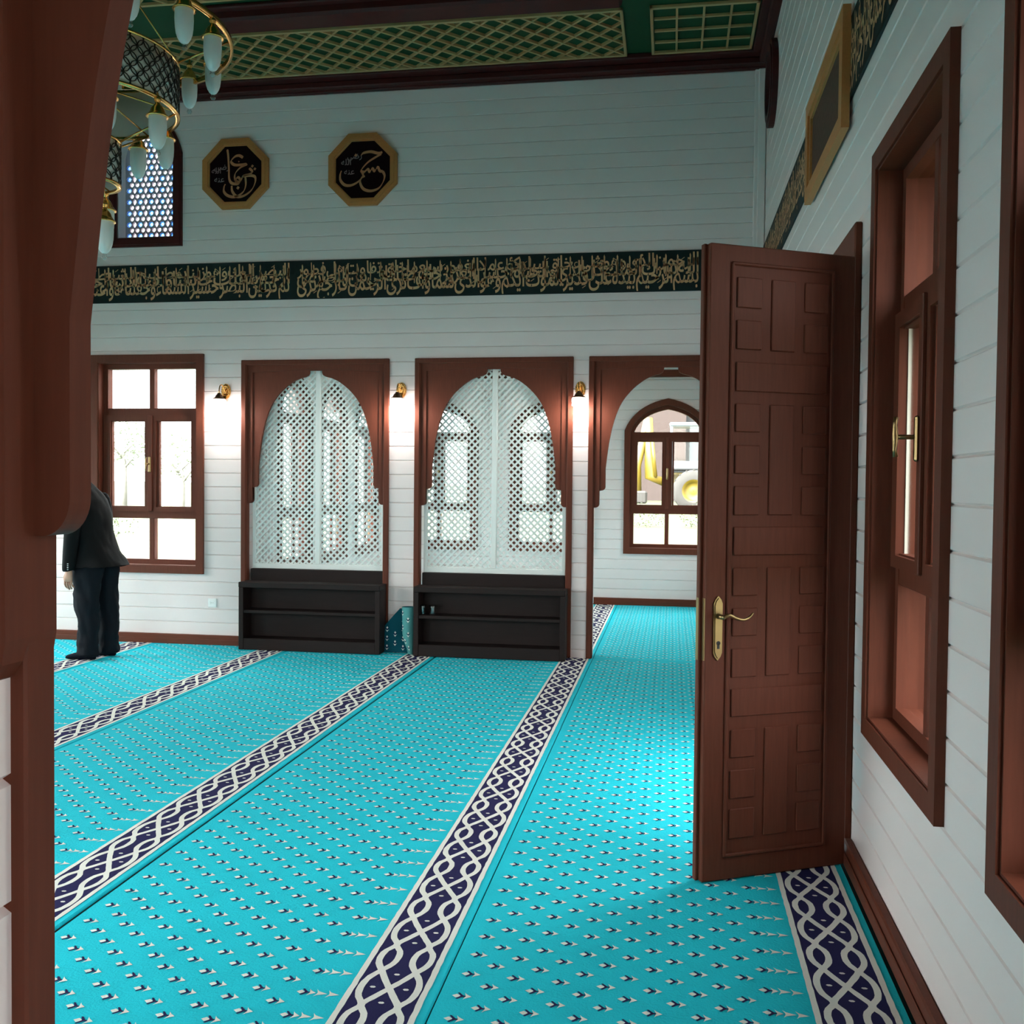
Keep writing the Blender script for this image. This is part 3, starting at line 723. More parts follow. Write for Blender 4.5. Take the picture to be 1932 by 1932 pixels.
# ------------------------------------------------------------------ the open door
def door():
    root = thing('door_1', 'tall brown panelled door standing open from the right wall', 'door', (.716, 4.137, .004), math.atan2(-.296, -.567), None, 'structure')
    # local: +x from hinge to free edge, -y... room-facing side toward the camera is +y here
    W, H, T = .655, 2.455, .05
    m = MB(); m.box(0, W, -T, 0, 0, H, 0, None, .004)
    m.box(W-.002, W+.014, -T, -T*.5, 0, H+.0, 0, None, .003)
    for s, d in ((0, 1), (-T, -1)):
        def B(u0, u1, z0, z1, hgt, bev=.005):
            a, b = (s, s+d*hgt); m.box(W-u1, W-u0, min(a, b), max(a, b), z0, z1, 0, None, bev)
        for (u0, u1, z0, z1) in ((.088, .102, .09, 2.39), (.540, .554, .09, 2.39), (.088, .554, .09, .104), (.088, .554, 2.376, 2.39)): B(u0, u1, z0, z1, .009, .004)
        rows = [(2.217, 2.333), (2.058, 2.17), (1.741, 1.85), (1.58, 1.69), (1.42, 1.532), (1.107, 1.216), (.951, 1.06), (.79, .903), (.477, .587), (.317, .429), (.16, .277)]
        for z0, z1 in rows:
            B(.115, .225, z0, z1, .007, .006); B(.418, .526, z0, z1, .007, .006)
        for z0, z1 in ((2.058, 2.333), (1.42, 1.85), (.79, 1.216), (.16, .587)): B(.268, .375, z0, z1, .007, .006)
        for z0, z1 in ((1.897, 2.01), (1.264, 1.375), (.637, .746)): B(.115, .526, z0, z1, .007, .006)
    m.build('door_leaf', M['wood'], root)
    for s, d in ((0, 1), (-T, -1)):
        m = MB(); n = 10; zc = .985; hh = .125; hwid = .019; u = W-.052
        pts = [(u-hwid, zc-hh+.03), (u-hwid+.006, zc-hh+.015), (u, zc-hh), (u+hwid-.006, zc-hh+.015), (u+hwid, zc-hh+.03), (u+hwid, zc+hh-.03), (u+hwid-.006, zc+hh-.015), (u, zc+hh), (u-hwid+.006, zc+hh-.015), (u-hwid, zc+hh-.03)]
        m.prism(pts, lambda a, z: (a, s, z), lambda a, z: (a, s+d*.006, z))
        q = [(u+(a-u)*.76, zc+(z-zc)*.93) for a, z in pts]
        m.prism(q, lambda a, z: (a, s+d*.006, z), lambda a, z: (a, s+d*.010, z))
        pl = m.build('handle_plate', M['old_brass'], root)
        m = MB(); yy = lambda k: s+d*k
        m.tube([(u, yy(.010), 1.032), (u, yy(.045), 1.032)], [.011, .009], 12)
        m.tube([(u+.006, yy(.048), 1.030)]+spline([(u, yy(.052), 1.034), (u-.02, yy(.056), 1.040), (u-.05, yy(.058), 1.028), (u-.08, yy(.058), 1.022), (u-.105, yy(.057), 1.030), (u-.122, yy(.056), 1.046)], 5), [.010]+[.0085-.0045*i/25 for i in range(26)], 10)
        m.build('lever', M['old_brass'], pl)
        m = MB(); kz = .928
        m.lathe([(0, 0)], n=6) if False else None
        m.prism([(u+.0085*math.cos(2*PI*k/14), kz+.0085*math.sin(2*PI*k/14)) for k in range(14)], lambda a, z: (a, s+d*.0095, z), lambda a, z: (a, s+d*.0112, z))
        m.box(u-.005, u+.005, min(s+d*.0095, s+d*.0112), max(s+d*.0095, s+d*.0112), kz-.022, kz); m.build('keyhole', M['black'], pl)
    m = MB(); m.box(W+.0135, W+.0155, -.046, -.028, .86, 1.10); m.box(W, W+.002, -.022, -.004, .86, 1.10); m.build('lock_plate', M['old_brass'], root)
door()
fr = thing('door_frame', 'brown wooden door casing on the right wall behind the open door', 'door frame', (XR, 4.82, 0), 0, None, 'structure')
mb = MB(); Pd = lambda u, z, d: (d, u-4.82, z)
for a, b in ((4.22, 4.345), (5.515, 5.65)): mb.box(a, b, 0, 2.62, -.03, .0, 0, Pd, .005)
mb.box(4.2215, 5.6485, 2.49, 2.6185, -.031, 0, 0, Pd, .005)
for a, b in ((4.325, 4.355), (5.505, 5.535)): mb.box(a, b, 0, 2.515, .002, WT, 0, Pd, .004)
mb.box(4.325, 5.535, 2.48, 2.515, .002, WT, 0, Pd, .004)
mb.build('casing', M['wood'], fr)

# ------------------------------------------------------------------ lettering
FORMS = {}
for cp in range(0xFE70, 0xFEFD):
    dec = unicodedata.decomposition(chr(cp)).split()
    if dec: FORMS[(''.join(chr(int(x, 16)) for x in dec[1:]), dec[0][1:-1])] = chr(cp)
def shape(word):
    word = word.replace('لا', '\ue000').replace('لأ', '\ue001'); base = {'\ue000': 'لا', '\ue001': 'لأ'}
    ch = [base.get(c_, c_) for c_ in word]; out = []
    joinl = lambda c_: (c_, 'initial') in FORMS
    for i, c_ in enumerate(ch):
        pv = i > 0 and joinl(ch[i-1]) and (c_, 'final') in FORMS
        nx = i+1 < len(ch) and joinl(c_) and (ch[i+1], 'final') in FORMS
        f = 'medial' if pv and nx else 'final' if pv else 'initial' if nx else 'isolated'
        out.append(FORMS.get((c_, f), FORMS.get((c_, 'isolated'), c_)))
    return ''.join(out[::-1])
def text_geo(s, offset=.012):
    cu = bpy.data.curves.new('lettering', 'FONT'); cu.body = s; cu.size = 1; cu.resolution_u = 2; cu.offset = offset; cu.fill_mode = 'FRONT'
    o = bpy.data.objects.new('lettering', cu); COL.objects.link(o)
    dg = bpy.context.evaluated_depsgraph_get(); me = bpy.data.meshes.new_from_object(o.evaluated_get(dg))
    vs = [(v.co.x, v.co.y) for v in me.vertices]; fs = [tuple(p.vertices) for p in me.polygons]
    bpy.data.objects.remove(o); bpy.data.curves.remove(cu); bpy.data.meshes.remove(me)
    return vs, fs
def inscribe(m, words, a, b, z0, z1, P):
    """two interleaved lines of script, read from b (right) to a (left)"""
    H = z1-z0; geos = [text_geo(shape(w_), .013) for w_ in words]
    wid = [max(v[0] for v in g[0])-min(v[0] for v in g[0]) for g in geos]
    tracks = [[], [], []]
    for i in range(len(words)): tracks[i % 3].append(i)
    for t, ids in enumerate(tracks):
        if not ids: continue
        tot = sum(wid[i] for i in ids)
        sx = (b-a)/(tot+.05*len(ids)); sy = H*(.66, .56, .46)[t]; zb = z0+H*(.20, .42, .63)[t]
        x = b
        for i in ids:
            vs, fs = geos[i]; mn = min(v[0] for v in vs); x -= wid[i]*sx
            pts = [(x+(v[0]-mn)*sx, min(max(zb+v[1]*sy, z0+.012*H), z1-.03*H)) for v in vs]
            m.add([P(*p) for p in pts], fs)
            x -= .05*sx
    r = random.Random(len(words))
    n = int((b-a)/.105)
    for k in range(n):                                   # tall uprights and vowel strokes of the monumental script
        x = a+(k+.5)*(b-a)/n+r.uniform(-.02, .02); hb = z0+H*r.uniform(.30, .5); ht = z0+H*r.uniform(.90, .955); w_ = .0095
        m.add([P(x-w_*.5, hb), P(x+w_*.4, hb), P(x+w_*.6, ht-.02), P(x-w_*.1, ht), P(x-w_*.8, ht-.012)], [(0, 1, 2, 3, 4)])
        x2 = x+r.uniform(-.03, .03); zz = z0+H*r.uniform(.12, .88); L_ = .035
        m.add([P(x2, zz), P(x2+.006, zz-.003), P(x2+L_, zz+.018), P(x2+L_-.004, zz+.022)], [(0, 1, 2, 3)])
T1 = 'بسم الله الرحمن الرحيم تبارك الذي بيده الملك وهو على كل شيء قدير الذي خلق الموت والحياة ليبلوكم أيكم أحسن عملا وهو العزيز الغفور الذي خلق سبع سماوات طباقا ما ترى في خلق الرحمن من تفاوت فارجع البصر هل ترى من فطور'.split()
T2 = 'ثم ارجع البصر كرتين ينقلب إليك البصر خاسئا وهو حسير ولقد زينا السماء الدنيا بمصابيح وجعلناها رجوما للشياطين وأعتدنا لهم عذاب السعير'.split()
T3 = 'وللذين كفروا بربهم عذاب جهنم وبئس المصير إذا ألقوا فيها سمعوا لها شهيقا وهي تفور تكاد تميز من الغيظ كلما ألقي فيها فوج سألهم خزنتها ألم يأتكم نذير'.split()
ib = thing('inscription_band', 'long dark green band of gold calligraphy across the far wall', 'inscription', (-3.2, YF, 3.228))
Pf = lambda d: (lambda u, z: (u+3.2, -d, z-3.228))
mb = MB(); mb.box(XL+3.2+.02, .65+3.2, -.013, -.001, 0, .352); mb.build('board', M['board_green'], ib)
mb = MB(); inscribe(mb, T1, -3.44, .205, 3.232, 3.576, Pf(.0145)); inscribe(mb, T2, -5.95, -3.505, 3.232, 3.576, Pf(.0145))
inscribe(mb, T3[:6], .27, .64, 3.232, 3.576, Pf(.0145)); mb.build('lettering', M['gold_letter'], ib)
ib = thing('inscription_band.001', 'dark green band of gold calligraphy running along the right wall', 'inscription', (XR, 4.9, 3.228))
mb = MB(); mb.box(-.013, -.001, YN+.1-4.9, 8.66-4.9, 0, .352); mb.build('board', M['board_green'], ib)
Pr = lambda u, z: (-.0145, 4.9-u, z-3.228)
mb = MB(); inscribe(mb, T3, -8.6+0, -5.75, 3.232, 3.576, lambda u, z: (-.0145, -u-4.9, z-3.228)); inscribe(mb, T1, -4.55, -1.1, 3.232, 3.576, lambda u, z: (-.0145, -u-4.9, z-3.228)); mb.build('lettering', M['gold_letter'], ib)

# large framed panel over the band on the right wall
fp = thing('framed_panel', 'wide golden oak framed panel hung over the right wall inscription', 'framed panel', (XR, 5.10, 3.10))
Pp = lambda u, z, d: (d, u-5.10, z-3.10)
o0 = [(4.50, 3.10), (5.70, 3.10), (5.70, 3.63), (4.50, 3.63)]; i0 = [(4.58, 3.17), (5.62, 3.17), (5.62, 3.56), (4.58, 3.56)]; i1 = [(4.61, 3.195), (5.59, 3.195), (5.59, 3.535), (4.61, 3.535)]
mb = MB(); mb.ring(o0, i0, Pp, -.05, -.0145); mb.ring(i0, i1, Pp, -.038, -.0145); mb.build('frame', M['oak'], fp)
mb = MB(); mb.box(4.6, 5.6, 3.18, 3.55, -.026, -.0145, 0, Pp); mb.build('panel', M['brown_panel'], fp)

# octagonal plaques
def brush(m, pts, P, w_=16, pen=math.radians(60), mn=.28, n=7):
    q = spline([(a, b, 0) for a, b in pts], n); N = len(q); L_, R_ = [], []
    for i, p in enumerate(q):
        t = (q[min(i+1, N-1)]-q[max(i-1, 0)]); L = max(1e-6, t.length); t = t/L
        ang = math.atan2(-t.y, t.x); wd = w_*(mn+(1-mn)*abs(math.sin(ang-pen)))*.5
        if i in (0, N-1): wd *= .55
        L_.append(P(p.x-t.y*wd, p.y+t.x*wd)); R_.append(P(p.x+t.y*wd, p.y-t.x*wd))
    for i in range(N-1): m.quad(L_[i], R_[i], R_[i+1], L_[i+1])
def diamond(m, x, y, s, P): m.add([P(x-s, y+s*.2), P(x-s*.1, y-s), P(x+s, y-s*.2), P(x+s*.1, y+s)], [(0, 1, 2, 3)])
def plaque(name, c, zc, label, strokes, dots, pc, small):
    root = thing(name, label, 'plaque', (c, YF, zc)); R_ = .35
    Q = lambda u, z, d: (u, d, z)
    octo = lambda r, dx=0: [(r*math.cos(PI/8+k*PI/4), r*math.sin(PI/8+k*PI/4)) for k in range(8)]
    m = MB(); m.ring(octo(R_), octo(R_-.035), Q, -.034, 0); m.ring(octo(R_-.03), octo(R_-.06), Q, -.042, -.004); m.ring(octo(R_-.058), octo(R_-.072), Q, -.028, -.004); m.build('frame', M['oak'], root)
    m = MB(); m.prism(octo(R_-.06), lambda u, z: (u, -.012, z), lambda u, z: (u, -.003, z)); m.build('board', M['board_black'], root)
    s = .00123
    P = lambda x, y: ((x-pc[0])*s, -.0135, -(y-pc[1])*s)
    m = MB()
    for st in strokes: brush(m, st[0], P, st[1] if len(st) > 1 else 22)
    for d_ in dots: diamond(m, *d_, P)
    m.build('lettering', M['copper_letter'], root)
    m = MB()
    for (wd, x, y, sz) in small:
        vs, fs = text_geo(shape(wd), .01); mn = min(v[0] for v in vs); wid = max(v[0] for v in vs)-mn
        m.add([P(x+(v[0]-mn-wid/2)*sz, y-v[1]*sz) for v in vs], fs)
    m.build('small_lettering', M['grey_letter'], root)
plaque('octagonal_plaque', -4.035, 4.395, 'octagonal calligraphy plaque nearer the stained glass window',
       [([(345, 285), (352, 340), (357, 430), (360, 505), (382, 540), (432, 545), (448, 520), (432, 498), (412, 515), (420, 540)],),
        ([(470, 352), (440, 335), (405, 342), (375, 375), (400, 402), (450, 405), (500, 400)],),
        ([(505, 402), (450, 425), (410, 465), (405, 505), (425, 530), (455, 520), (470, 490), (520, 478), (545, 460), (520, 432)], 20),
        ([(470, 492), (530, 488), (566, 500), (566, 545), (535, 600), (475, 638), (420, 640), (385, 600), (380, 558)],),
        ([(490, 500), (492, 560), (470, 610), (410, 642), (350, 632), (318, 600), (320, 560), (330, 545)],)],
       [(545, 418, 12), (565, 440, 12), (430, 576, 14), (437, 380, 6)], (413, 473), [('رضي', 300, 435, 62), ('الله', 255, 462, 62), ('عنه', 280, 528, 62)])
plaque('octagonal_plaque.001', -2.808, 4.385, 'octagonal calligraphy plaque midway along the upper far wall',
       [([(1425, 330), (1445, 312), (1500, 305), (1555, 318), (1588, 312)],),
        ([(1580, 325), (1540, 345), (1480, 380), (1435, 425), (1430, 445), (1450, 450), (1478, 432), (1492, 452), (1512, 428), (1530, 448), (1552, 420), (1570, 448), (1592, 452)],),
        ([(1590, 450), (1606, 485), (1595, 530), (1560, 575), (1500, 592), (1445, 575), (1420, 530), (1428, 495), (1455, 480)],),
        ([(1432, 445), (1440, 480), (1405, 520), (1350, 545), (1300, 540), (1268, 505), (1265, 465), (1275, 435)],)],
       [(1385, 326, 13)], (1441, 435), [('رضي', 1375, 350, 58), ('الله', 1310, 395, 62), ('عنه', 1335, 465, 62)])

# ------------------------------------------------------------------ ceiling lattices
def gilt_panel(name, x0, x1, y0, y1, pitch, label, square=False, shown=None):
    root = thing(name, label, 'ceiling lattice', ((x0+x1)/2, (y0+y1)/2, ZC-.001))
    cx, cy = (x0+x1)/2, (y0+y1)/2; X, Y = (x1-x0)/2, (y1-y0)/2; w_ = .009; zt, zb = 0, -.02
    m = MB()
    for s in (-1, 1): m.box(s*X, s*(X-.024), -Y, Y, zb-.008, zt, 0, None, .004); m.box(-X, X, s*Y, s*(Y-.024), zb-.008, zt, 0, None, .004)
    m.build('border', M['gold_wood'], root)
    m = MB()
    if square:
        for k in (1, 2, 3):
            t = k/4*2-1; m.box(t*X-w_, t*X+w_, -Y+.03, Y-.03, zb, zt, 0, None, .003); m.box(-X+.03, X-.03, t*Y-w_, t*Y+w_, zb-.002, zt, 0, None, .003)
    else:
        for sg in (1, -1):
            n = int((2*X+2*Y)/pitch)+2
            for k in range(-n, n):
                b = k*pitch+(Y if sg > 0 else -Y)
                pts = []
                for x in (-X+.02, X-.02):
                    y = sg*(x-X)+b
                    if -Y+.02 <= y <= Y-.02: pts.append((x, y))
                for y in (-Y+.02, Y-.02):
                    x = (y-b)*sg+X
                    if -X+.02 < x < X-.02: pts.append((x, y))
                pts.sort()
                if len(pts) < 2 or pts[-1][0]-pts[0][0] < .02: continue
                (xa, ya), (xb, yb) = pts[0], pts[-1]; nx, ny = -sg*w_*.7071, w_*.7071
                m.prism([(xa-nx, ya-ny), (xb-nx, yb-ny), (xb+nx, yb+ny), (xa+nx, ya+ny)], lambda x, y: (x, y, zb-(.003 if sg > 0 else 0)), lambda x, y: (x, y, zt))
    m.build('grid', M['gold_wood'], root)
gilt_panel('gilded_lattice', -4.75, -.42, 7.68, 8.50, .205, 'long gilded diamond lattice panel on the ceiling next to the far wall')
gilt_panel('gilded_lattice.001', -.215, .61, 7.68, 8.50, .2, 'square gilded grid panel in the ceiling corner by the right wall', True)
gilt_panel('gilded_lattice.002', -4.75, -.42, 5.6, 7.12, .31, 'gilded lattice with larger diamonds nearer than the ceiling beam')

# ------------------------------------------------------------------ wall lamps, socket
def sconce():
    root = thing('wall_lamp', 'lamp', 'wall lamp', (0, YF, 2.30), 0, 'brass wall lamps on the far wall')
    m = MB(); n = 22
    ov = lambda r: [(r*.046*math.cos(2*PI*k/n), .085+r*.07*math.sin(2*PI*k/n)) for k in range(n)]
    m.prism(ov(1), lambda x, z: (x, -.012, z), lambda x, z: (x, -.001, z)); m.prism(ov(.75), lambda x, z: (x, -.020, z), lambda x, z: (x, -.012, z)); m.prism(ov(.4), lambda x, z: (x, -.03, z), lambda x, z: (x, -.02, z))
    for k in range(n): m.tube([(.044*math.cos(2*PI*k/n), -.012, .085+.068*math.sin(2*PI*k/n)), (.02*math.cos(2*PI*k/n), -.022, .085+.034*math.sin(2*PI*k/n))], .004, 5)
    m.build('backplate', M['brass'], root)
    m = MB(); m.tube(spline([(0, -.02, .07), (0, -.05, .10), (0, -.09, .135), (0, -.13, .125), (0, -.15, .085), (0, -.15, .045)], 6), .0055, 8); m.build('arm', M['brass'], root)
    m = MB()
    for sx in (-1, 1): m.tube(spline([(0, -.025, .06), (sx*.016, -.045, .02), (sx*.006, -.06, -.02), (sx*.018, -.05, -.05), (sx*.004, -.045, -.07)], 5), [.005, .008]+[.007]*17+[.004]*2, 6)
    m.tube(spline([(0, -.03, .04), (.0, -.055, -.01), (0, -.05, -.055)], 5), [.004]+[.009]*9+[.003], 6)
    m.build('leaf_ornament', M['brass'], root)
    m = MB(); m.lathe([(.004, .058), (.014, .056), (.018, .045), (.030, .034), (.040, .012), (.056, .006), (.057, -.002), (.050, -.002), (.036, .006), (.026, .03), (.004, .05)], (0, -.15, 0), 20); m.build('cap', M['copper'], root)
    m = MB(); n = 28
    prof = [(.052, -.002), (.058, -.010), (.0585, -.03), (.057, -.055), (.060, -.062), (.058, -.072)]
    rings = [[(r*(1+.03*(k % 2))*math.cos(2*PI*k/n), -.15+r*(1+.03*(k % 2))*math.sin(2*PI*k/n), z) for k in range(n)] for r, z in prof]
    m.loft(rings, 0, False); m.build('shade', M['lit_shade'], root)
    m = MB(); m.lathe([(0, -.058), (.012, -.056), (.018, -.045), (.016, -.03), (.01, -.012), (.01, .004)], (0, -.15, 0), 12); m.build('bulb', M['lit_shade'], root)
    return root
s0 = sconce()
for k, (x, lb) in enumerate(((-4.13, 'lit brass wall lamp between the sash window and left lattice'), (-2.435, 'lit brass wall lamp between the two lattice arches'), (-.805, 'lit brass wall lamp between the right lattice and open arch'))):
    o = s0 if k == 0 else copy_tree(s0)
    o.location = (x, YF, 2.30); o['label'] = lb
    l = bpy.data.lights.new('lamp_light', 'POINT'); l.energy = 14.0; l.shadow_soft_size = .05; l.color = (1, .97, .92)
    lo = bpy.data.objects.new('lamp_light', l); COL.objects.link(lo); lo.location = (x, YF-.15, 2.215)
ps = thing('power_socket', 'small white power socket low on the far wall', 'power socket', (-4.265, YF, .395))
mb = MB(); mb.box(-.043, .043, -.010, 0, -.043, .043, 0, None, .006); mb.build('plate', M['plastic'], ps)
mb = MB(); mb.ring([(.027*math.cos(2*PI*k/20), .027*math.sin(2*PI*k/20)) for k in range(20)], [(.021*math.cos(2*PI*k/20), .021*math.sin(2*PI*k/20)) for k in range(20)], lambda u, z, d: (u, d, z), -.014, -.009)
mb.box(-.02, .02, -.011, -.0095, -.02, .02); mb.build('insert', M['plastic'], ps)
mb = MB()
for s in (-.009, .009): mb.prism([(s+.003*math.cos(k), .003*math.sin(k)) for k in (0, 1, 2, 3, 4, 5)], lambda u, z: (u, -.012, z), lambda u, z: (u, -.0105, z))
mb.build('pin_hole', M['black'], ps)

# ------------------------------------------------------------------ chandelier
def chandelier():
    cx, cy = -3.255, 5.10; z0 = 3.19
    root = thing('chandelier', 'tiered brass ring chandelier with frosted glass bell lamps', 'chandelier', (cx, cy, z0))
    def band(r, za, zb, t=.012, n=72):
        m = MB(); m.lathe([(r-t, za), (r+.004, za), (r+.004, zb), (r-t, zb), (r-t, za)], (0, 0, -z0), n); return m
    m = band(.79, 4.02, 4.05); m.build('outer_ring', M['brass'], root)
    for nm, r, za, zb, rows, cr in (('drum', .495, 3.61, 3.89, 7, .038), ('drum', .183, 3.19, 3.43, 6, .036)):
        m = MB(); n = 72; m.lathe([(r-.008, za), (r-.004, za), (r-.004, zb), (r-.008, zb), (r-.008, za)], (0, 0, -z0), n); d = m.build(nm, M['drum'], root)
        m = MB(); cnt = int(2*PI*r/(cr*2.0))
        for j in range(rows):
            zc = za+(zb-za)*(j+.5)/rows
            for k in range(cnt):
                a0 = 2*PI*(k+.5*(j % 2))/cnt
                pts = []
                for q in range(18):
                    t = 2*PI*q/18; a = a0+cr*math.cos(t)/r; z = min(max(zc+cr*math.sin(t), za), zb); pts.append(((r+.001+.0015*(j % 2))*math.cos(a), (r+.002)*math.sin(a), z-z0))
                m.tube(pts, .0032, 4, 0, True)
        m.build('filigree', M['dark_metal'], d)
        for z in (za, zb):
            m = MB(); m.lathe([(r-.018, z-.007), (r+.006, z-.007), (r+.008, z), (r+.006, z+.007), (r-.018, z+.007), (r-.018, z-.007)], (0, 0, -z0), 72); m.build('rim', M['brass'], d)
    m = MB(); m.tube([(0, 0, 0), (0, 0, ZC-z0-.02)], .012, 10); m.lathe([(0, ZC-z0), (.09, ZC-z0), (.08, ZC-z0-.03), (.02, ZC-z0-.08), (0, ZC-z0-.08)], n=20)
    m.lathe([(0, -.05), (.02, -.03), (.05, .02), (.03, .08), (0, .1)], n=16); m.build('stem', M['brass'], root)
    m = MB()
    for k in range(6):
        a = 2*PI*k/6+.3; C_, S_ = math.cos(a), math.sin(a)
        m.tube([(.79*C_, .79*S_, 4.035-z0), (.49*C_, .49*S_, 3.89-z0)], .006, 6); m.tube([(.49*C_, .49*S_, 3.9-z0), (0.012*C_, .012*S_, 4.6-z0)], .005, 6)
        m.tube([(.49*C_, .49*S_, 3.61-z0), (.18*C_, .18*S_, 3.43-z0)], .006, 6); m.tube([(.48*C_, .48*S_, 3.62-z0), (0.01*C_, .01*S_, 3.75-z0)], .005, 6)
        m.tube([(.175*C_, .175*S_, 3.20-z0), (0, 0, 3.25-z0)], .004, 6)
    m.build('arms', M['brass'], root)
    # bell lamps: finial tip position in the photo gives azimuth on each ring
    capm = MB(); capm.lathe([(.003, .335), (.007, .320), (.004, .312), (.014, .306), (.019, .298), (.019, .289), (.012, .281), (.013, .272), (.022, .262), (.034, .246), (.040, .228), (.050, .214), (.059, .205), (.060, .199), (.048, .200), (.0, .21)], n=20)
    glm = MB(); glm.lathe([(.044, .205), (.0475, .195), (.0485, .15), (.0465, .11), (.042, .08), (.034, .056), (.023, .038), (.012, .029), (0, .027)], n=20)
    fim = MB(); fim.lathe([(.006, .030), (.012, .024), (.008, .019), (.015, .012), (.016, .005), (.011, -.002), (0, -.006)], n=14)
    cme, gme, fme = capm.mesh('lamp_cap', M['brass']), glm.mesh('bell_shade', M['frosted']), fim.mesh('finial', M['clear'])
    def lampat(x, y, ztip, zring):
        o = bpy.data.objects.new('pendant_lamp', cme); COL.objects.link(o); o.parent = root; o.location = (x, y, ztip-z0); o.scale = (1, 1, 1)
        g = bpy.data.objects.new('bell_shade', gme); COL.objects.link(g); g.parent = o
        f = bpy.data.objects.new('finial', fme); COL.objects.link(f); f.parent = o
        m_ = MB(); m_.tube([(0, 0, .33), (0, 0, max(.34, zring-ztip))], .003, 6); m_.build('rod', M['brass'], o)
    for r, zr, lst in LAMPS:
        for a, zt in lst: lampat(r*math.cos(math.radians(a)), r*math.sin(math.radians(a)), zt, zr)
LAMPS = [(.79, 4.03, [(-21, 3.766), (-4.7, 3.714), (56.5, 3.89), (73, 3.85), (-42.6, 3.78), (110, 3.85), (150, 3.84), (190, 3.8), (230, 3.77), (275, 3.76)]),
         (.495, 3.62, [(-11, 3.30), (86, 3.34), (60, 3.37), (-45.7, 3.31), (130, 3.34), (180, 3.32), (235, 3.30)]), (.183, 3.20, [(-26, 2.753), (87, 2.89), (200, 2.8)])]
chandelier()

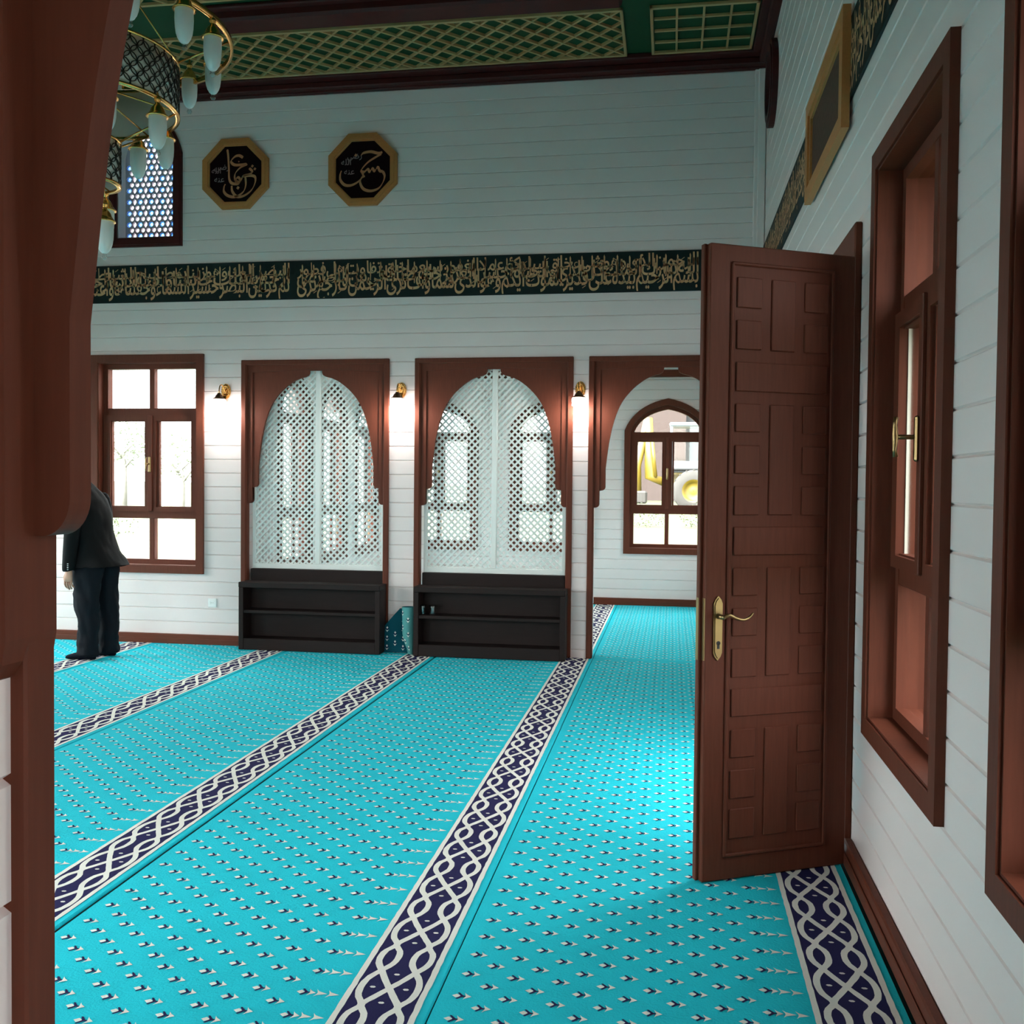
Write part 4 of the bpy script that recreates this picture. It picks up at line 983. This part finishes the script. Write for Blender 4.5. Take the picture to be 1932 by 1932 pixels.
# ------------------------------------------------------------------ the man
def ell(cx, cy, cz, rx, ry, n=16, tilt=0.0, e=1.0):
    out = []
    for k in range(n):
        a = 2*PI*k/n; c_, s_ = math.cos(a), math.sin(a)
        x, y = rx*math.copysign(abs(c_)**e, c_), ry*math.copysign(abs(s_)**e, s_)
        out.append((cx+x, cy+y, cz+x*tilt))
    return out
def folds(o, strength, size):
    tx = bpy.data.textures.new('cloth_folds', 'CLOUDS'); tx.noise_scale = size; tx.noise_depth = 2
    md = o.modifiers.new('folds', 'DISPLACE'); md.texture = tx; md.strength = strength; md.mid_level = .5; md.texture_coords = 'LOCAL'
def person():
    bx, by = -4.93, 7.83
    root = thing('person', 'man in black jacket and dark trousers standing by the sash window, hand at side', 'person', (bx, by, 0))
    # body: skinned skeleton (facing -x)
    V = [(0.0, 0, .93), (-.01, 0, 1.12), (-.05, 0, 1.30), (-.09, 0, 1.43), (-.15, 0, 1.50), (-.20, 0, 1.545)]
    R_ = [.12, .12, .12, .07, .05, .056]
    E_ = [(0, 1), (1, 2), (2, 3), (3, 4), (4, 5)]
    def chain(start, pts):
        p = start
        for (v, r) in pts: V.append(v); R_.append(r); E_.append((p, len(V)-1)); p = len(V)-1
        return p
    for s in (-1, 1):
        ofs = .0 if s < 0 else .06
        chain(0, [((.0+ofs*.3, s*.09, .88), .10), ((-.02+ofs, s*.10, .48), .062), ((.03+ofs, s*.10, .09), .042), ((-.02+ofs, s*.105, .045), .036), ((-.10+ofs, s*.112, .032), .026), ((-.145+ofs, s*.114, .028), .018)])
        chain(3, [((-.06, s*.16, 1.37), .045), ((-.03, s*.235, 1.13), .046), ((-.07, s*.225, .86), .036), ((-.085, s*.215, .76), .026)])
    chain(5, [((-.225, 0, 1.60), .085), ((-.235, 0, 1.67), .09), ((-.235, 0, 1.73), .065)])
    chain(6+26-6-5 if False else 5, [((-.295, 0, 1.59), .05)])
    me = bpy.data.meshes.new('body'); me.from_pydata(V, E_, []); me.materials.append(M['skin'])
    o = bpy.data.objects.new('body', me); COL.objects.link(o); o.parent = root
    sk = o.modifiers.new('skin', 'SKIN'); sk.use_smooth_shade = True
    for i, sv in enumerate(me.skin_vertices[0].data): sv.radius = (R_[i], R_[i]); sv.use_root = (i == 0)
    ss = o.modifiers.new('smooth', 'SUBSURF'); ss.levels = 2; ss.render_levels = 2
    # face features and ears, part of the head mesh
    m = MB(); m.loft([ell(-0.337, 0, 1.580, .006, .010, 8), ell(-0.343, 0, 1.595, .014, .014, 8), ell(-0.333, 0, 1.620, .012, .009, 8), ell(-0.323, 0, 1.645, .006, .006, 8)]); m.build('nose', M['skin'], o)
    for s in (-1, 1):
        m = MB(); m.loft([ell(-0.230, s*.088, 1.580, .008, .006, 8), ell(-0.225, s*.096, 1.600, .016, .008, 8), ell(-0.220, s*.096, 1.630, .017, .008, 8), ell(-0.220, s*.09, 1.645, .008, .005, 8)]); m.build('ear', M['skin'], o)
        m = MB(); m.loft([ell(-0.315, s*.033, 1.637, .006, .012, 8), ell(-0.318, s*.033, 1.643, .008, .014, 8), ell(-0.315, s*.033, 1.649, .006, .012, 8)]); m.build('eye', M['black'], o)
    m = MB(); m.loft([ell(-0.200, 0, 1.580, .055, .084), ell(-0.195, 0, 1.640, .075, .097), ell(-0.210, 0, 1.700, .09, .095), ell(-0.225, 0, 1.750, .075, .075), ell(-0.230, 0, 1.775, .035, .035)]); m.build('hair', M['hair'], root)
    # hands: palm and five separate fingers
    for s in (-1, 1):
        hx, hy, hz = -.085, s*.218, .765
        m = MB()
        m.loft([ell(hx, hy, hz+.02, .024, .018, 12), ell(hx-.004, hy, hz-.01, .034, .016, 12), ell(hx-.008, hy, hz-.05, .040, .015, 12), ell(hx-.008, hy, hz-.085, .038, .013, 12)])
        for k, (dx, ln) in enumerate(((-.032, .062), (-.011, .075), (.010, .070), (.029, .055))):
            x = hx-.006+dx; z = hz-.08
            m.tube([(x, hy, z), (x-.004, hy-s*.004, z-ln*.4), (x-.002, hy-s*.014, z-ln*.75), (x+.006, hy-s*.026, z-ln)], [.0095, .009, .008, .006], 8)
        m.tube([(hx-.028, hy-s*.006, hz-.015), (hx-.050, hy-s*.014, hz-.045), (hx-.054, hy-s*.022, hz-.075), (hx-.048, hy-s*.028, hz-.095)], [.012, .011, .010, .007], 8)
        m.build('hand', M['skin'], root)
    # jacket: torso shell leaning forward with a flared back hem, and two sleeves
    m = MB()
    prof = [(.045, .80, .185, .235), (.035, .86, .175, .225), (.01, .98, .155, .205), (-.005, 1.10, .150, .205), (-.03, 1.22, .160, .220), (-.055, 1.33, .155, .225), (-.08, 1.42, .125, .205), (-.105, 1.48, .09, .14), (-.135, 1.53, .078, .085), (-.155, 1.56, .074, .080), (-.16, 1.57, .066, .074)]
    rings = []
    for (cx, z, rx, ry) in prof: rings.append([(x+(.06 if z < .83 else .035)*(1 if (x > cx+.03 and z < .9) else 0), y, zz) for x, y, zz in ell(cx, 0, z, rx, ry, 24, -.0 if z > .9 else .05, .9)])
    inner = [[(cx_*.97+.0, cy_*.95, cz_+.004) for cx_, cy_, cz_ in rings[0]]]
    m.loft(rings, 0, False); m.add(rings[0], [tuple(range(24))])
    jk = m.build('jacket', M['suit'], root, 2); folds(jk, .03, .13)
    for s in (-1, 1):
        m = MB()
        path = [(-.065, s*.16, 1.435, .075), (-.06, s*.205, 1.38, .080), (-.04, s*.232, 1.27, .072), (-.035, s*.243, 1.14, .066), (-.05, s*.243, 1.02, .062), (-.068, s*.235, .90, .058), (-.08, s*.226, .80, .056), (-.083, s*.223, .765, .055)]
        m.loft([ell(x, y, z, r*1.05, r*.95, 14, .18) for x, y, z, r in path])
        sl = m.build('sleeve', M['suit'], jk, 1)
        m = MB()
        for k in range(4): m.lathe([(0, .0)], n=4) if False else m.loft([ell(-.055, s*.282, .785+.016*k, .006, .005, 8), ell(-.055, s*.283, .785+.016*k+.006, .006, .005, 8)])
        m.build('cuff_buttons', M['plastic'], sl)
    # trousers
    m = MB()
    for s in (-1, 1):
        of = .0 if s < 0 else .06
        path = [(.02+of*.3, s*.075, .95, .150, .105), (.015+of*.4, s*.09, .80, .150, .112), (.005+of*.7, s*.098, .64, .122, .098), (.0+of, s*.10, .50, .102, .088), (.01+of, s*.102, .36, .094, .082), (.018+of, s*.102, .22, .088, .078), (.02+of, s*.102, .12, .088, .078), (.022+of, s*.102, .06, .090, .080), (.022+of, s*.102, .032, .088, .080)]
        rr = random.Random(5+s)
        m.loft([ell(x+rr.uniform(-.006, .006), y, z, rx*rr.uniform(.96, 1.04), ry, 16) for x, y, z, rx, ry in path])
    folds(m.build('trousers', M['trouser'], root, 2), .045, .09)
    for s in (-1, 1):
        of = .0 if s < 0 else .06; m = MB()
        m.loft([[(x, y, max(z, .003)) for x, y, z in rg] for rg in ([(xx, s*.105+ry*math.cos(2*PI*k/12), .003+rz+rz*math.sin(2*PI*k/12)) for k in range(12)] for xx, ry, rz in ((.085+of, .022, .02), (.07+of, .036, .035), (.02+of, .042, .042), (-.05+of, .042, .036), (-.12+of, .046, .026), (-.165+of, .040, .02), (-.19+of, .022, .014)))])
        m.build('sock', M['sock'], root, 1)
person()

# ------------------------------------------------------------------ outside
mb = MB()
for i in range(12):
    for j in range(14):
        def gz(x, y): return -.5+max(0, (y-13.5))*.056 if y < 36 else .76+.02*(y-36)
        xa, xb, ya, yb = -60+i*8, -52+i*8, -14+j*6.4, -7.6+j*6.4
        mb.add([(xa, ya, gz(xa, ya)), (xb, ya, gz(xb, ya)), (xb, yb, gz(xb, yb)), (xa, yb, gz(xa, yb))], [(0, 1, 2, 3)])
tag(mb.build('ground', M['grass']), 'bright sunlit lawn outside the windows', 'lawn', None, 'structure')
def blob(m, c, r, n, seed, mi=0):
    rr = random.Random(seed)
    for _ in range(n):
        d = Vector((rr.gauss(0, 1), rr.gauss(0, 1), rr.gauss(0, 1))).normalized()*r*rr.uniform(.35, 1)**.6
        p = Vector(c)+Vector((d.x, d.y, d.z*.8)); a = Vector((rr.uniform(-1, 1), rr.uniform(-1, 1), rr.uniform(-1, 1))).normalized(); b = a.cross(Vector((rr.uniform(-1, 1), rr.uniform(-1, 1), 1))).normalized(); s = r*.07
        m.add([p-a*s, p-b*s*.5, p+a*s, p+b*s*.5], [(0, 1, 2, 3)], mi)
def tree(x, y, z, h, r, seed, label):
    root = thing('tree', label, 'tree', (x, y, z), 0, 'trees outside the windows')
    m = MB(); m.tube([(0, 0, -.3), (.05, 0, h*.4), (-.05, .05, h*.75)], [.16, .11, .05], 8)
    for k in range(5): m.tube([(0, 0, h*(.4+.06*k)), (r*.5*math.cos(k*2.2), r*.5*math.sin(k*2.2), h*(.62+.05*k))], [.05, .02], 6)
    m.build('trunk', M['bark'], root)
    m = MB(); blob(m, (0, 0, h*.75), r, 900, seed); m.build('foliage', M['leaf_pale'], root)
tree(-15.8, 30, .4, 2.6, 1.0, 1, 'tree outside the sash window, seen in its right panes')
tree(-20.2, 34, .6, 3.4, 1.3, 2, 'tree outside the sash window, seen in its left panes')
tree(-6.2, 34, .6, 3.2, 1.3, 3, 'tree outside behind the right-hand lattice')
for k, (x, y, r, lb) in enumerate(((-.95, 29, .55, 'low green bush outside, left pane of the arch window'), (.75, 29, .55, 'low green bush outside in front of the big wheel'), (-15.0, 24, .7, 'low green bush outside the lower panes of the sash window'))):
    m = MB(); gz = -.5+(y-13.5)*.056; blob(m, (0, 0, r*.6), r, 260, 20+k); blob(m, (r*.9, 0, r*.4), r*.7, 160, 40+k); o = m.build('bush', M['leaf']); o.location = (x, y, gz); tag(o, lb, 'bush', 'bushes outside')
bh = thing('backhoe_loader', 'yellow and white loader parked outside the pointed window', 'loader', (0.75, 34.5, .68))
def wheel(x, y, R):
    m = MB(); prof = [(R*.55, -.2), (R*.95, -.22), (R, -.15), (R, .15), (R*.95, .22), (R*.55, .2), (R*.55, -.2)]; n = 36
    m.add([(x+r*math.cos(2*PI*k/n), y+t, R+r*math.sin(2*PI*k/n)) for r, t in prof for k in range(n)], [(i*n+k, i*n+(k+1) % n, (i+1)*n+(k+1) % n, (i+1)*n+k) for i in range(6) for k in range(n)], 0, True)
    for k in range(n//2): 
        a = 2*PI*k/(n//2); m.box(-.03, .03, y-.21, y+.21, R*.97, R*1.04, 0, lambda xx, yy, zz: (x+xx*math.cos(a)-zz*math.sin(a), yy, R+xx*math.sin(a)+zz*math.cos(a)))
    t = m.build('tyre', M['tyre'], bh)
    m = MB(); m.add([(x+r*math.cos(2*PI*k/n), y+tt, R+r*math.sin(2*PI*k/n)) for r, tt in ((R*.56, -.2), (R*.45, -.16), (R*.4, -.05), (R*.15, -.1), (.01, -.1)) for k in range(n)], [(i*n+k, i*n+(k+1) % n, (i+1)*n+(k+1) % n, (i+1)*n+k) for i in range(4) for k in range(n)], 0, True); m.build('hub', M['yellow'], t)
wheel(0, 0, .72); wheel(2.6, 0, .5); wheel(0, 1.7, .72)
mb = MB(); mb.box(-.9, 2.9, .3, 1.5, .7, 1.35, 0, None, .08); mb.box(.8, 3.0, .45, 1.35, 1.3, 1.75, 0, None, .1); mb.build('chassis', M['yellow'], bh)
mb = MB(); mb.box(-.75, .75, -.05, .2, 1.42, 1.52, 0, None, .03); mb.box(-.85, -.7, -.1, .3, 1.15, 1.5, 0, None, .03); mb.build('mudguard', M['black'], bh)
mb = MB(); mb.box(-.85, .85, .2, 1.6, 2.95, 3.1, 0, None, .05)
for x in (-.82, .72): mb.box(x, x+.1, .22, .32, 1.35, 2.95, 0, None, .02); mb.box(x, x+.1, 1.45, 1.55, 1.35, 2.95, 0, None, .02)
mb.box(-.82, .82, .22, .30, 1.35, 1.75, 0, None, .02); cb = mb.build('cab', M['white_paint'], bh)
mb = MB(); mb.box(-.72, .72, .25, .26, 1.75, 2.95); mb.build('cab_window', M['pane'], cb)
mb = MB(); mb.tube([(-.9, .9, 1.0), (-1.5, .9, 1.2), (-1.6, .9, 3.3)], [.18, .2, .16], 8); mb.tube([(-1.6, .9, 3.3), (-1.95, .9, 1.6), (-1.9, .9, .7)], [.15, .13, .1], 8); mb.tube([(-1.3, .7, 1.2), (-1.45, .7, 2.6)], .06, 8); mb.build('boom', M['yellow'], bh)
mb = MB(); mb.box(-2.2, -1.6, .6, 1.2, .25, .7, 0, None, .06); mb.build('bucket', M['tyre'], bh)
hb = thing('outbuilding', 'pale red and grey building beyond the parked loader', 'building', (0, 44, .9))
mb = MB(); mb.box(-3.2, .6, 0, 6, 0, 8); mb.build('masonry_wall', M['brick'], hb)
mb = MB(); mb.box(.6, 6.5, .4, 6, 0, 8); mb.build('timber_wall', M['grey_wall'], hb)
mb = MB(); mb.prism([(-3.8, 7.9), (7.0, 7.9), (7.0, 8.1), (1.6, 10), (-3.8, 8.1)], lambda x, z: (x, -.5, z), lambda x, z: (x, 6.5, z)); mb.build('roof', M['tyre'], hb)
